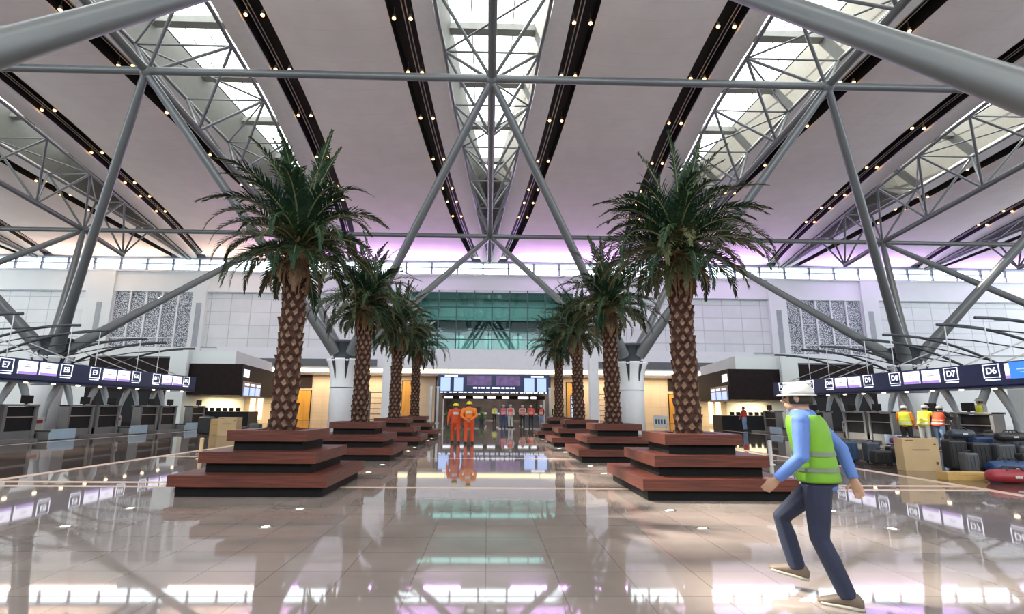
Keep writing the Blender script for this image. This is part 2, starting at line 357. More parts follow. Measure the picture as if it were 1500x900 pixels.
# ------------------------------------------------------------------ roof trusses
def zb(y): return interp(y, [-14,15,Y1,Y2,46.8], [19.9,18.55,17.75,15.98,15.3])
ORD = {-3:'third roof truss to the left of the central one', -2:'second roof truss to the left of the central one', -1:'roof truss just left of the central one', 0:'central roof truss over the palm aisle',
       1:'roof truss just right of the central one', 2:'second roof truss to the right of the central one', 3:'third roof truss to the right of the central one'}
YBn = [Y2-4.7*i for i in range(11)][::-1]
YBn = [y for y in YBn if y > -9]+[46.8]
YTn = [y for y in YN[::-1] if y > -9]+[49.2]
def sway(y): return max(.1, Wc(y)-.12)
web_lib = None
def make_truss(k):
    t = thing('roof_truss', 'grey tubular steel, '+ORD[k], 'roof truss', (k*A,0,0), 0, 'triangular roof trusses below the skylights')
    mb = MB(); mb.tube([(0,y,zb(y)) for y in [-9,0,10,15,Y1,32,Y2,46.8]], .2, 14); mb.build('bottom_chord', M['steel'], t)
    for s in (-1, 1):
        mb = MB(); mb.tube([(s*sway(y), y, Zc(y)-.25) for y in [-9+i*2.0 for i in range(34)]], .11, 8); mb.build('top_chord', M['steel'], t)
    yt = [y for y in YTn]
    for i, y in enumerate(yt):
        for s in (-1, 1):
            p = V((s*sway(y), y, Zc(y)-.25))
            for yb in (y-2.35, y+2.35):
                q = min(YBn, key=lambda b: abs(b-yb))
                if abs(q-yb) > 1.2: continue
                mb = MB(); mb.tube([p, (0, q, zb(q))], .085, 8); mb.build('web_brace', M['steel'], t)
        mb = MB(); mb.tube([(-sway(y), y, Zc(y)-.25), (sway(y), y, Zc(y)-.25)], .06, 6); mb.build('cross_bar', M['steel'], t)
        if i+1 < len(yt):
            s = 1 if i % 2 else -1; y2 = yt[i+1]
            mb = MB(); mb.tube([(-s*sway(y), y, Zc(y)-.25), (s*sway(y2), y2, Zc(y2)-.25)], .06, 6); mb.build('plan_brace', M['steel'], t)
    mb = MB()
    for y in (14.6, Y1, Y2): mb.lathe([(.0,-.32),(.2,-.27),(.3,-.1),(.32,.05),(.26,.24),(.0,.32)], 14, (0,y,zb(y)))
    mb.build('node_joint', M['steel'], t)
    return t
t0 = make_truss(0)
for k in (-3,-2,-1,1,2,3):
    c = copy_tree(t0); c.location = (k*A,0,0); c['label'] = 'grey tubular steel, '+ORD[k]
for y, zz, lab in ((14.6, zb(14.6), 'horizontal grey tie tube nearest the viewer, overhead'), (Y1, zb(Y1), 'horizontal grey tie tube crossing high in front of the skylights'), (Y2, zb(Y2), 'lower horizontal grey tie tube far back, before the purple-lit ceiling')):
    mb = MB(); mb.tube([(-60,y,zz),(60,y,zz)], .19, 14); tag(mb.build('tie_beam', M['steel']), lab, 'beam', 'horizontal tie beams')

# ------------------------------------------------------------------ column trees
def make_column(x, y, ya, yb, label, parts=(1,1,1,1), thick=1.):
    t = thing('tree_column', label, 'column', (x,y,0), 0, 'white based column trees')
    mb = MB(); prof = [(.74,0),(.74,2.6),(.75,3.0),(.79,3.4),(.87,3.8),(1.0,4.12),(1.05,4.22),(1.05,4.3),(.3,4.32)]
    mb.lathe(prof, 32); mb.build('base', M['white'], t)
    mb = MB(); mb.lathe([(.755,2.62),(.765,2.62),(.765,2.66),(.755,2.66)], 32, cap=False)
    for q in range(8):           # dark wedge slots in the flare
        a = PI/8+q*PI/4; rr = [(.83,3.15,.03),(.9,3.6,.07),(1.0,4.0,.1),(1.08,4.3,.12)]
        vs = []
        for r, z, w_ in rr:
            ca, sa = math.cos(a), math.sin(a); r = interp(z, [p[1] for p in prof[1:8]], [p[0] for p in prof[1:8]])+.012
            vs += [(ca*r-sa*w_, sa*r+ca*w_, z), (ca*r+sa*w_, sa*r-ca*w_, z)]
        mb.add(vs, [(i*2, i*2+1, i*2+3, i*2+2) for i in range(3)], 0)
    mb.build('slot_inlay', M['steel_dark'], t)
    mb = MB(); mb.lathe([(.62,4.3),(.72,4.5),(.78,5.2),(.95,5.24),(.95,5.38),(.8,5.4),(.1,5.4)], 8); mb.build('tub', M['steel_dark'], t)
    i = 0
    for sx in (-1, 1):
        for yt in (ya, yb):
            if parts[i]:
                top = V((sx*A/2, yt-y, zb(yt)-0.05)); foot = V((sx*.45, .35*(1 if yt > y else -1), 4.7)); d = top-foot
                mb = MB(); pts = [foot+d*q for q in (0,.06,.12,.2,.35,.6,.85,.97,1)]
                mb.tube(pts, [r_*thick for r_ in (.38,.34,.3,.26,.235,.23,.215,.18,.15)], 16)
                mb.build('strut', M['steel'], t)
            i += 1
    return t
make_column(-A/2, YC, Y1, Y2, 'column tree left of the aisle, rising behind the second palm on the left')
make_column(A/2, YC, Y1, Y2, 'column tree right of the aisle, rising behind the second palm on the right')
make_column(-A*1.5, YC, Y1, Y2, 'column tree behind the left check-in desks, struts crossing the left wall')
make_column(A*1.5, YC, Y1, Y2, 'column tree behind the right check-in desks, struts crossing the right wall')
make_column(-A*2.5, YC, Y1, Y2, 'outermost column tree at the left edge, mostly struts in view')
make_column(A*2.5, YC, Y1, Y2, 'outermost column tree at the right edge, mostly struts in view')
make_column(-A/2, 5.1, -9, 14.6, 'nearest column tree on the left, thick strut crossing the top left corner', (1,0,0,1), .84)
make_column(A/2, 5.1, -9, 14.6, 'nearest column tree on the right, thick strut crossing the top right corner', (0,1,1,0), .84)

# ------------------------------------------------------------------ ceiling spot lamps
mb = MB(); mb.lathe([(.0,0),(.05,0),(.085,-.04),(.1,-.2),(.08,-.22)], 10); lamp_body = mb.mesh('housing', [M['lampbody']])
mb = MB(); mb.lathe([(.0,-.2),(.08,-.205),(.105,-.25),(.07,-.31),(.0,-.33)], 8); lamp_lens = mb.mesh('lens', [M['lamp']])
mb = MB(); mb.tube([(0,0,0),(0,0,.45)], .012, 5); lamp_stem = mb.mesh('stem', [M['lampbody']])
ordn = ['first','second','third','fourth','fifth','sixth','seventh','eighth','ninth']
SKN = {-3:'third skylight left of centre', -2:'second skylight left of centre', -1:'skylight just left of centre', 0:'central skylight', 1:'skylight just right of centre', 2:'second skylight right of centre', 3:'third skylight right of centre'}
for k in range(-3, 4):
    for s in (-1, 1):
        for i, y in enumerate((23.45,27.55,31.95,36.9,41.25,43.6,46.4)):
            if abs(k) == 3 and s*k > 0: continue
            for j, off in enumerate((.12, .82)):
                lab = 'warm spotlight, %s %s, in the %s slot of the %s' % (ordn[i], 'inner' if j == 0 else 'outer', 'left' if s < 0 else 'right', SKN[k])
                o = thing('ceiling_spotlight', lab, 'spotlight', (k*A+s*(Si(y)+.08+off*(So(y)-Si(y)-.1)), y, Zc(y)+.25), 0, 'warm spotlights in the dark ceiling slots')
                for nm, me in (('housing', lamp_body), ('lens', lamp_lens), ('stem', lamp_stem)): link(nm, me, o)

# ------------------------------------------------------------------ back wall
ti = [20]
def trim(mb, mats): ti[0] += 1; return struct(mb.build('trim_%d' % ti[0], mats))
def zw(z): return (z-1.5)*1.15+1.5
W0, W1 = -70, 70
mb = MB()
YR = YW+.6
# white field with recessed openings: build as slabs around them
GX0, GX1, GZ0, GZ1 = -9.0, 9.7, 7.85, 14.55       # teal glazing
mb.box(W0, W1, YW+.5, YW+.9, 8.0, 16.6)            # rear skin behind panels
o_wall = MB()
o_wall.box(W0, W1, YW-.02, YW+.5, 14.75, 16.6)    # upper band
o_wall.box(W0, GX0, YW-.02, YW+.5, 5.85, 7.9); o_wall.box(GX1, W1, YW-.02, YW+.5, 5.85, 7.9); o_wall.box(GX0, GX1, YW-.02, YW+.5, 5.85, GZ0)
for x0, x1 in ((-45.3,-42.3),(-33.4,-31.9),(-13.2,GX0),(GX1,13.6),(32.4,34.4),(43.4,45.3)):
    o_wall.box(x0, x1, YW-.25, YW+.5, 5.85, 16.6 if abs(x0) > 30 else 15.0)
o_wall.box(W0, GX0, YW-.02, YW+.5, 14.2, 14.75); o_wall.box(GX1, W1, YW-.02, YW+.5, 14.2, 14.75)
o_wall.box(GX0, GX1, YW-.02, YW+.5, GZ1, 14.8)
struct(o_wall.build('wall_back', M['wall']))
mb = MB(); mb.box(W0, GX0-.3, YW+.5, YW+.9, 5.85, 16.6); mb.box(GX1+.3, W1, YW+.5, YW+.9, 5.85, 16.6); struct(mb.build('wall_rear', M['wall']))
for x0, x1 in ((-70,-45.3),(-31.9,-13.2),(13.6,32.4),(45.3,70)):
    mb = MB(); mb.box(x0, x1, YW+.25, YW+.4, 7.95, 14.2); trim(mb, M['panel'])
    mb = MB(); mb.box(x0, x1, YW-.1, YW+.02, 7.85, 8.0); mb.box(x0, x1, YW-.1, YW+.02, 14.1, 14.25); trim(mb, M['slotgrey'])
for n_, (x0, x1) in enumerate(((-42.3,-33.4),(34.4,43.4))):
    mb = MB(); mb.box(x0, x1, YW+.25, YW+.4, 7.5, 14.2); trim(mb, M['lattice'])
    mb = MB()
    for i in range(6):
        x = lerp(x0, x1, i/5); mb.box(x-.09, x+.09, YW+.1, YW+.28, 7.5, 14.2)
    mb.box(x0, x1, YW+.1, YW+.28, 8.9, 9.0); trim(mb, M['white'])
for x in (-32.6, -43.6, 33.4, 44.2):
    mb = MB(); mb.box(x-.3, x+.3, YW-.28, YW-.24, 7.9, 12.9); trim(mb, M['slotgrey'])
# clerestory window band
mb = MB(); fr = MB(); n = 0
x = -68.6
while x < 69:
    fr.box(x-.09, x+.09, YW-.1, YW+.12, 16.6, 18.2); x += 2.95
fr.box(W0, W1, YW-.1, YW+.12, 17.42, 17.5); fr.box(W0, W1, YW-.15, YW+.15, 16.6, 16.72)
wn = struct(fr.build('window_8', M['edge'])); mb.box(W0, W1, YW+.0, YW+.03, 16.7, 18.1); mb.build('glazing', M['clear_glass'], wn)
mb = MB(); mb.box(W0, W1, YW-.55, YW+.15, 18.0, 18.5); trim(mb, M['edge'])
mb = MB(); mb.box(W0, W1, YW-.3, YW+.5, 16.5, 16.62); trim(mb, M['white'])
# teal glazing and the gallery behind it
fr = MB()
x = .35-2.03*5
while x < GX1+.1:
    if x > GX0-.1: fr.box(x-.055, x+.055, YW-.2, YW+.1, GZ0-.15, GZ1+.25)
    x += 2.03
for z in (GZ0, 9.15, 10.2, 12.85, GZ1-.02): fr.box(GX0, GX1, YW-.08, YW+.08, z-.05, z+.05)
wn = struct(fr.build('window_9', M['mullion'])); mb = MB(); mb.box(GX0, GX1, YW-.01, YW+.02, GZ0, GZ1); mb.build('glazing', M['teal_glass'], wn)
mb = MB(); mb.box(GX0-.3, GX1+.3, YW+5, YW+5.2, 7.6, 15); mb.box(GX0-.3, GX0, YW+.5, YW+5, 7.6, 15); mb.box(GX1, GX1+.3, YW+.5, YW+5, 7.6, 15)
mb.box(GX0-.3, GX1+.3, YW+.1, YW+5, 7.4, 7.7); mb.box(GX0-.3, GX1+.3, YW+.1, YW+5, 14.8, 15); struct(mb.build('wall_gallery', M['teal_room']))
mb = MB(); mb.box(GX0, GX1, YW+1.0, YW+4.9, 10.35, 11.5); trim(mb, M['darkgrey'])
for x in (-7,-3.5,0,3.5,7): 
    mb = MB(); mb.box(x-.5, x+.5, YW+4.3, YW+4.7, 7.7, 10.3); trim(mb, M['teal_room'])
# fascia, cove, soffit
mb = MB(); mb.box(-30, 30, YW-.35, YW+.0, 5.75, 8.0); trim(mb, M['white'])
mb = MB(); mb.box(-21, 19.5, YW-.3, YW+.1, 5.32, 5.74); trim(mb, M['cove'])
mb = MB(); mb.box(-30, 30, YW-.4, YW+4, 5.2, 5.31); trim(mb, M['white'])
for x0, x1 in ((-26,-12.3),(12.3,26)):
    mb = MB(); mb.box(x0, x1, YW-.5, YW-.36, 5.95, 6.75); trim(mb, M['darkgrey'])
# ground storey wall
YG = YW+3.6
mb = MB(); mb.box(-70, -6.2, YG, YG+.4, 0, 5.85); struct(mb.build('wall_left', M['beige']))
mb = MB(); mb.box(7.4, 70, YG, YG+.4, 0, 5.85); struct(mb.build('wall_right', M['beige']))
mb = MB(); mb.box(-70, -30, YW-.02, YW+.5, 0, 5.85); mb.box(30, 70, YW-.02, YW+.5, 0, 5.85); struct(mb.build('wall_outer', M['wall']))
dn = 0
for x0, x1, z1, m_, s_ in ((-22.3,-20.6,3.4,'amber','amber'),(-26.2,-23.8,3.2,'amber','amber'),(21.4,23.2,3.3,'amber','amber'),(24.4,26.4,3.2,'amber','amber'),(-10.0,-8.6,4.6,'amber','amber'),(9.3,10.7,4.6,'amber','amber')):
    dn += 1; mb = MB(); mb.box(x0-.08, x1+.08, YG-.1, YG-.0, 0, z1+.08); d = struct(mb.build('door_%d' % dn, M['brown']))
    mb = MB(); mb.box(x0, x1, YG-.16, YG-.1, 0.02, z1); mb.build('door_leaf', M[m_], d)
    mb = MB(); mb.tube([(x1-.15,YG-.2,.9),(x1-.15,YG-.2,1.3)], .025, 6); mb.build('door_handle', M['chrome'], d)
for x0, x1 in ((-22.3,-20.6),(21.4,23.2)):
    mb = MB(); mb.box(x0-.05, x1+.05, YG-.14, YG-.02, 3.75, 5.2); trim(mb, M['brown'])
# square pillars
for i, (x0, x1) in enumerate(((-10.5,-9.7),(10.2,11.1))):
    mb = MB(); mb.bevbox(x0, x1, 51.6, 52.4, 0, 7.2, .03); mb.box(x0-.05, x1+.05, 51.55, 52.45, 0, .15)
    tag(mb.build('square_pillar', M['white']), 'white square pillar standing %s of the aisle before the white fascia' % ('left','right')[i], 'pillar', 'white square pillars')
# portal frame posts
for i, (x0, x1) in enumerate(((-5.9,-5.65),(-5.2,-5.0),(6.25,6.45))):
    mb = MB(); mb.box(x0, x1, 53.0, 53.3, 0, 3.6); mb.box(x0-.08, x1+.08, 52.95, 53.35, 0, .08); mb.box(x0-.04, x1+.04, 52.96, 53.34, 3.55, 3.68)
    tag(mb.build('portal_post', M['chrome']), ('outer slim silver post left of the security opening','inner slim silver post left of the security opening','slim silver post right of the security opening')[i], 'post', 'slim portal posts')
# security hall beyond
mb = MB(); mb.box(-6.2, -6.0, YG, 78, 0, 5.85); mb.box(7.2, 7.4, YG, 78, 0, 5.85); mb.box(-6.2, 7.4, 77.8, 78, 0, 5.85); mb.box(-6.2, 7.4, YG, 78, 5.2, 5.85)
struct(mb.build('wall_hall', M['hall']))
for i in range(3):
    for j in range(4):
        x = -4.6+j*3.3+random.uniform(0,.4); y = 63+i*4.5
        t = thing('security_bench', ('nearest','middle','farthest')[i]+' dark screening bench on the '+('far left','centre left','centre right','far right')[j]+' inside the hall opening', 'bench', (x,y,0), 0, 'screening benches in the hall beyond')
        mb = MB(); mb.bevbox(-1,1,-.5,.5,.75,.95,.03); mb.build('table_top', M['chrome'], t)
        mb = MB(); mb.box(-.9,.9,-.4,.4,.0,.75); mb.build('body', M['case_grey'], t)
        mb = MB(); mb.box(-.35,.35,-.3,.3,.95,1.7); mb.build('scanner_hood', M['case_black'], t)
for i, (x, y) in enumerate(((-3.9,51.5),(-2.3,53),(-.6,52.5))):
    t = thing('potted_plant', ('leftmost','middle','rightmost')[i]+' leafy potted plant before the security opening', 'plant', (x,y,0), 0, 'potted plants before the opening')
    mb = MB(); mb.lathe([(.18,0),(.26,.45),(.28,.5),(.24,.5),(.22,.42),(.0,.42)], 16); mb.build('pot', M['case_grey'], t)
    mb = MB()
    for q in range(90):
        a = random.uniform(0,2*PI); e = random.uniform(.2,1.4); L = random.uniform(.4,1.1); d = V((math.cos(a)*math.cos(e), math.sin(a)*math.cos(e), math.sin(e))); p = V((0,0,.45)); w_ = d.cross(V((0,0,1))).normalized()*.05
        m_ = p+d*L*.7; tp = p+d*L+V((0,0,-.15)); mb.add([p, m_+w_, tp, m_-w_], [(0,1,2,3)])
    mb.build('foliage', M['plant'], t)
# flight information board
t = thing('flight_information_board', 'long blue flight information board hanging over the central opening', 'display board', (.6,56.4,0))
mb = MB(); mb.box(-6.0,6.1,0,.25,3.1,5.15); mb.build('cabinet', M['navy'], t)
for x0, x1 in ((-5.75,-4.7),(-4.3,-3.3),(3.35,4.45),(4.75,5.75)):
    mb = MB(); mb.box(x0,x1,-.03,0,3.35,4.8); mb.build('timetable_screen', M['screen_pale'], t)
for x0, x1 in ((-2.9,-.25),(.3,2.9)):
    mb = MB(); mb.box(x0,x1,-.03,0,3.95,5.0); mb.build('advert_screen', M['screen_purple'], t)
for z, n_, x0, x1, hh in ((3.72,16,-2.2,2.4,.15),(3.22,26,-5.8,5.8,.1)):
    mb = MB(); x = x0
    while x < x1:
        w_ = random.uniform(.12,.5); mb.box(x, min(x+w_,x1), -.03, 0, z-hh/2, z+hh/2); x += w_+random.uniform(.06,.25)
    mb.build('lit_wording', M['sign_white'], t)
for x in (-4.4,5.0):
    mb = MB(); mb.box(x-.9,x+.5,-.04,0,4.88,5.03); mb.build('header_wording', M['sign_white'], t)
mb = MB(); mb.tube([(-5,.12,5.1),(-5,.12,5.75)], .04, 6); mb.tube([(5,.12,5.1),(5,.12,5.75)], .04, 6); mb.build('hanger', M['chrome'], t)
t = thing('queue_sign_gantry', 'low row of small white lit signs under the flight board', 'sign', (.6,60,0))
mb = MB(); mb.box(-5.8,6,0,.1,2.55,2.95); mb.build('rail', M['brown'], t)
for i in range(7):
    mb = MB(); x = -5.5+i*1.65+random.uniform(-.2,.2); mb.box(x,x+random.uniform(.5,1.2),-.03,0,2.62,2.88); mb.build('lit_sign', M['sign_white'], t)
for x in (-5.7,5.9):
    mb = MB(); mb.box(x-.06,x+.06,0,.1,0,2.6); mb.build('post', M['chrome'], t)
# stacked shelving either side
for i, x in enumerate((-11.6, 12.4)):
    t = thing('display_rack', 'dark multi-tier rack behind the %s white pillar' % ('left','right')[i], 'shelving', (x,55.5,0), 0, 'dark racks beside the pillars')
    for dx in (-.9,.9):
        mb = MB(); mb.box(dx-.05,dx+.05,-.3,.3,0,3.2); mb.build('upright', M['darkgrey'], t)
    for z in (.3,.85,1.4,1.95,2.5,3.1):
        mb = MB(); mb.box(-.9,.9,-.3,.3,z-.04,z+.04); mb.build('shelf', M['darkgrey'], t)

# ------------------------------------------------------------------ service kiosks
def kiosk(s, side):
    t = thing('service_kiosk', 'dark brown service kiosk with three lit screens, %s of the hall' % side, 'kiosk', (0,0,0), 0, 'dark service kiosks')
    def P(pts): return [(s*x, y) for x, y in (pts if s > 0 else pts)]
    mb = MB(); mb.prism(P([(22.9,40),(18.85,40),(20.4,50.5),(22.9,50.5)]), 2.35, 4.72); mb.build('upper_box', M['brown'], t)
    mb = MB(); mb.prism(P([(24.2,39.6),(22.9,39.6),(22.9,51),(24.2,51)]), 0, 5.8); mb.build('side_wall', M['wall'], t)
    mb = MB(); mb.prism(P([(24.2,40.3),(19.6,40.3),(21.2,51),(24.2,51)]), 4.74, 5.75); mb.build('white_roof', M['wall'], t)
    mb = MB(); mb.prism(P([(22.9,49.6),(20.1,49.6),(20.1,49.9),(22.9,49.9)]), 0, 2.4); mb.build('back_wall', M['beige'], t)
    mb = MB(); mb.prism(P([(22.6,41.2),(18.6,41.2),(18.9,43.6),(19.5,43.6),(19.3,41.8),(22.6,41.8)]), 0, 1.12); mb.build('counter', M['dark'], t)
    for i, x in enumerate((22.3, 21.6)):
        mb = MB(); mb.prism(P([(x,49.5),(x-.45,49.5),(x-.45,49.58),(x,49.58)]), .3, 2.3); mb.build('lit_panel', M['cove'], t)
    # screens on the slanted face
    p0, p1 = V((s*18.85,40,0)), V((s*20.4,50.5,0)); d = (p1-p0).normalized(); nrm = V((-s*d.y, s*d.x, 0)) if s > 0 else V((-s*d.y, s*d.x, 0))
    if nrm.x*s > 0: nrm = -nrm
    def quad(a, b, z0, z1, off, m_, nm):
        mb = MB(); q0 = p0+d*a+nrm*off; q1 = p0+d*b+nrm*off; e = nrm*.04
        vs = [q0+V((0,0,z0)), q1+V((0,0,z0)), q1+V((0,0,z1)), q0+V((0,0,z1))]; vs += [v+e for v in vs]
        mb.add(vs, [(0,1,2,3),(4,5,6,7),(0,1,5,4),(1,2,6,5),(2,3,7,6),(3,0,4,7)], 0); return mb.build(nm, m_, t)
    quad(.25, 5.2, 2.2, 3.45, .02, M['navy'], 'screen_housing')
    for i in range(3):
        quad(.55+i*1.55, 1.75+i*1.55, 2.35, 3.0, .07, M['screen_pale'], 'lit_screen'); quad(.75+i*1.55, 1.75+i*1.55, 3.12, 3.28, .07, M['sign_white'], 'lit_caption')
    quad(.3, 1.6, 3.75, 4.35, .03, M['sign_white'], 'lit_emblem')
    mb = MB()
    for i in range(6): 
        x = 19.4+i*.5; mb.bevbox(min(s*x,s*(x+.3)), max(s*x,s*(x+.3)), 41.35, 41.5, 1.13, 1.4, .01)
    mb.build('desk_monitors', M['dark'], t); 
    return t
kiosk(-1, 'left'); kiosk(1, 'right')
for s, side in ((-1,'left'),(1,'right')):
    t = thing('dark_pavilion', 'tall dark box behind the %s check-in banner' % side, 'pavilion', (0,0,0), 0, 'dark pavilions behind check-in')
    mb = MB(); x0, x1 = sorted((s*24.4, s*32)); mb.box(x0, x1, 42, 50, 0, 5.3); mb.build('body', M['brown'], t)
    mb = MB(); mb.box(x0-.1, x1+.1, 41.9, 50.1, 5.3, 5.42); mb.build('roof_edge', M['darkgrey'], t)
    mb = MB(); mb.box(x0+1, x1-1, 41.94, 42, .2, 2.6); mb.build('glazed_front', M['dark'], t)

# ------------------------------------------------------------------ check-in lines
SY = [17.3, 20.5, 22.35, 25.55, 27.4, 30.6, 32.45, 35.65]
def checkin(s, side, letter):
    X = s*20.5; face = -s              # banner faces the aisle
    t = thing('check_in_banner', 'long navy banner of lit desk signs %s to %s along the %s check-in row' % (letter+'6', letter+'12', side), 'sign banner')
    xf = X+face*.0
    mb = MB(); mb.box(min(X, X-face*.5), max(X, X-face*.5), 15.5, 36.8, 2.56, 3.5); mb.build('fascia', M['navy'], t)
    mb = MB(); mb.box(min(X, X-face*1.6), max(X, X-face*1.6), 15.5, 36.8, 2.5, 2.6); mb.build('soffit', M['navy'], t)
    R = Matrix.Rotation(PI/2*face, 4, 'Z') @ Matrix.Rotation(PI/2, 4, 'X')
    for i, y in enumerate(SY):
        num = i+5
        b = MB(); w, h = .34, .27; xx = sorted((X+face*.005, X+face*.03))
        z0 = 3.17
        for (ya, yb, za, zb_) in ((y-w,y+w,z0+h-.022,z0+h),(y-w,y+w,z0-h,z0-h+.022),(y-w,y-w+.022,z0-h,z0+h),(y+w-.022,y+w,z0-h,z0+h)):
            b.box(xx[0], xx[1], ya, yb, za, zb_)
        b.box(xx[0], xx[1], y-w*.95, y+w*.85, 2.79, 2.835)
        sg = b.build('desk_sign', M['sign_white'], t)
        o = link('desk_number', text_mesh(letter+str(num), .36 if num < 10 else .29, M['sign_white']), sg); o.matrix_local = Matrix.Translation((X+face*.02, y, z0-.0)) @ R
    for i in range(0, 8, 2):
        for y in (SY[i]+1.05, SY[i+1]-1.05):
            mb = MB(); xx = sorted((X+face*.0, X+face*.05)); mb.box(xx[0], xx[1], y-.46, y+.46, 2.84, 3.42); d = mb.build('display_screen', M['screen'] , t)
            mb = MB(); xx = sorted((X+face*.05, X+face*.06)); mb.box(xx[0], xx[1], y-.46, y+.46, 2.84, 2.95); mb.build('screen_footer', M['screen_foot'], d)
            mb = MB(); mb.box(xx[0], xx[1], y-.2, y+.15, 3.14, 3.17); mb.box(xx[0], xx[1], y-.12, y+.1, 3.24, 3.26); mb.build('screen_wording', M['slotgrey'], d)
    for i in range(14):
        y = 16.3+i*1.5; mb = MB(); mb.lathe([(.0,0),(.07,0),(.09,-.04),(.0,-.05)], 8, (X-face*.3, y, 2.5)); mb.build('downlight', M['floorlamp'], t)
    if s > 0:
        mb = MB(); mb.box(X-.07, X-.02, 18.35, 19.7, 2.82, 3.46); d = mb.build('advert_screen', M['screen_blue'], t)
        mb = MB(); mb.box(X-.09, X-.07, 18.9, 19.4, 3.15, 3.2); mb.box(X-.09, X-.07, 18.9, 19.3, 3.03, 3.06); mb.add([(X-.09,18.7,3.36),(X-.09,18.5,3.3),(X-.09,18.62,3.05),(X-.09,18.8,3.25)], [(0,1,2,3)]); mb.build('screen_emblem', M['screen_pale'], d)
    # canopy of curved ribs over the row
    for i, y in enumerate(SY):
        p = []; 
        for q in range(13):
            xq = lerp(27.6, 20.2, q/12); p.append((s*xq, y, 5.38-.046*max(0, xq-20.4)**2))
        c = thing('arched_canopy_rib', 'dark arched steel rib above desk %s%d, rods down to the %s banner' % (letter, i+5, side), 'canopy rib', (0,0,0), 0, 'arched ribs over the %s check-in row' % side)
        mb = MB(); mb.tube(p, .07, 8); mb.build('arch', M['steel_dark'], c)
        mb = MB(); mb.tube([(s*20.55,y,5.36),(s*20.55,y,3.5)], .022, 6); mb.build('hanger_rod', M['chrome'], c)
        mb = MB(); mb.tube([(s*24.2,y,4.72),(s*21.0,y,3.5)], .03, 6); mb.build('brace_rod', M['chrome'], c)
        if i+1 < len(SY):
            mb = MB(); y2 = SY[i+1]; mb.tube([(s*25.6,y,4.13),(s*23.3,(y+y2)/2,4.9),(s*21.0,y2,5.3)], .035, 6); mb.build('cross_rib', M['steel_dark'], c)
    # curved legs
    for i in range(0, 7):
        ym = (SY[i]+SY[i+1])/2; n_ = 0
        for sg in (-1, 1):
            mb = MB(); pts = []
            for q in range(8):
                u = q/7; pts.append((s*21.3, ym+sg*(.1+.72*math.sin(u*PI/2)**.85), 2.65-1.9*u))
            mb.tube(pts, [.10+.02*math.sin(q) for q in range(8)], 8, flat=1.6)
            mb.tube([pts[-1], (pts[-1][0], pts[-1][1]+sg*.05, 0)], .09, 8)
            tag(mb.build('curved_leg', M['silverblue'] if sg > 0 else M['slotgrey']), 'curved metal leg on the %s side between desks %s%d and %s%d' % ('near' if sg < 0 else 'far', letter, i+5, letter, i+6), 'support leg', 'curved legs under the %s banner' % side)
    # desks, belts, rail
    for i in range(0, 8, 2):
        yc = (SY[i]+SY[i+1])/2; nm = '%s%d and %s%d' % (letter, i+5, letter, i+6)
        b = thing('baggage_belt', 'low baggage belt with pale blue front between desks '+nm, 'baggage belt', (0,0,0), 0, 'baggage belts of the %s row' % side)
        def bx(x0, x1): return sorted((s*x0, s*x1))
        x = bx(18.9,21.8); mb = MB(); mb.bevbox(x[0],x[1],yc-.72,yc+.72,.0,.34,.02); mb.build('body', M['chrome'], b)
        x = bx(18.86,18.9); mb = MB(); mb.box(x[0],x[1],yc-.68,yc+.68,.03,.46); mb.build('front_panel', M['belt'], b)
        x = bx(18.95,21.75); mb = MB(); mb.box(x[0],x[1],yc-.62,yc-.04,.34,.38); mb.box(x[0],x[1],yc+.04,yc+.62,.34,.38); mb.build('belt_surface', M['rubber'], b)
        x = bx(20.3,20.4); mb = MB(); mb.box(x[0],x[1],yc-.6,yc+.6,.38,.95); mb.build('scale_panel', M['pale_cloth'], b)
        x = bx(20.24,20.3); mb = MB(); mb.box(x[0],x[1],yc+.15,yc+.45,.7,.85); mb.build('red_notice', M['case_red'], b)
        for sg in (-1, 1):
            which = ('%s%d' % (letter, i+5)) if sg < 0 else ('%s%d' % (letter, i+6))
            k_ = thing('check_in_desk', 'dark glazed check-in desk with grey frame at position '+which, 'check-in desk', (0,0,0), 0, 'check-in desks of the %s row' % side)
            ya, yb = sorted((yc+sg*.82, yc+sg*2.42))
            x = bx(19.5,19.9); mb = MB(); mb.box(x[0],x[1],ya,yb,0,.42); mb.build('base', M['counter'], k_)
            x = bx(19.52,19.86); mb = MB(); mb.box(x[0],x[1],ya+.12,yb-.12,.42,1.42); mb.build('dark_panel', M['dark'], k_)
            for yy_ in (ya, yb-.14):
                x = bx(19.45,19.9); mb = MB(); mb.box(x[0],x[1],yy_,yy_+.14,0.0,1.5); mb.build('side_frame', M['counter'], k_)
            x = bx(19.4,20.0); mb = MB(); mb.bevbox(x[0],x[1],ya,yb,1.44,1.52,.015); mb.build('desk_top', M['counter'], k_)
            x = bx(19.47,19.52); mb = MB(); mb.box(x[0],x[1],ya+.14,yb-.14,.98,1.02); mb.build('shelf_rail', M['chrome'], k_)
            x = bx(19.7,19.78); mb = MB(); ym_ = (ya+yb)/2+.48; mb.bevbox(x[0],x[1],ym_-.28,ym_+.28,1.56,1.9,.015); x = bx(19.72,19.77); mb.box(x[0],x[1],ym_-.04,ym_+.04,1.5,1.6); mb.build('monitor', M['dark'], k_)
    for i, (ya, yb) in enumerate(((15.5,17.5),(20.3,22.5),(25.4,27.6),(30.4,32.6),(35.5,37))):
        mb = MB(); x = sorted((s*18.75, s*19.3)); mb.box(x[0],x[1],ya,yb,0,.12)
        trim(mb, M['counter'])
    mb = MB(); x = sorted((s*24.6, s*24.9)); mb.box(x[0], x[1], 15, 24, 0, 2.6); 
    struct(mb.build('wall_checkin_%s' % side, M['wall']))
checkin(-1, 'left', 'E'); checkin(1, 'right', 'D')

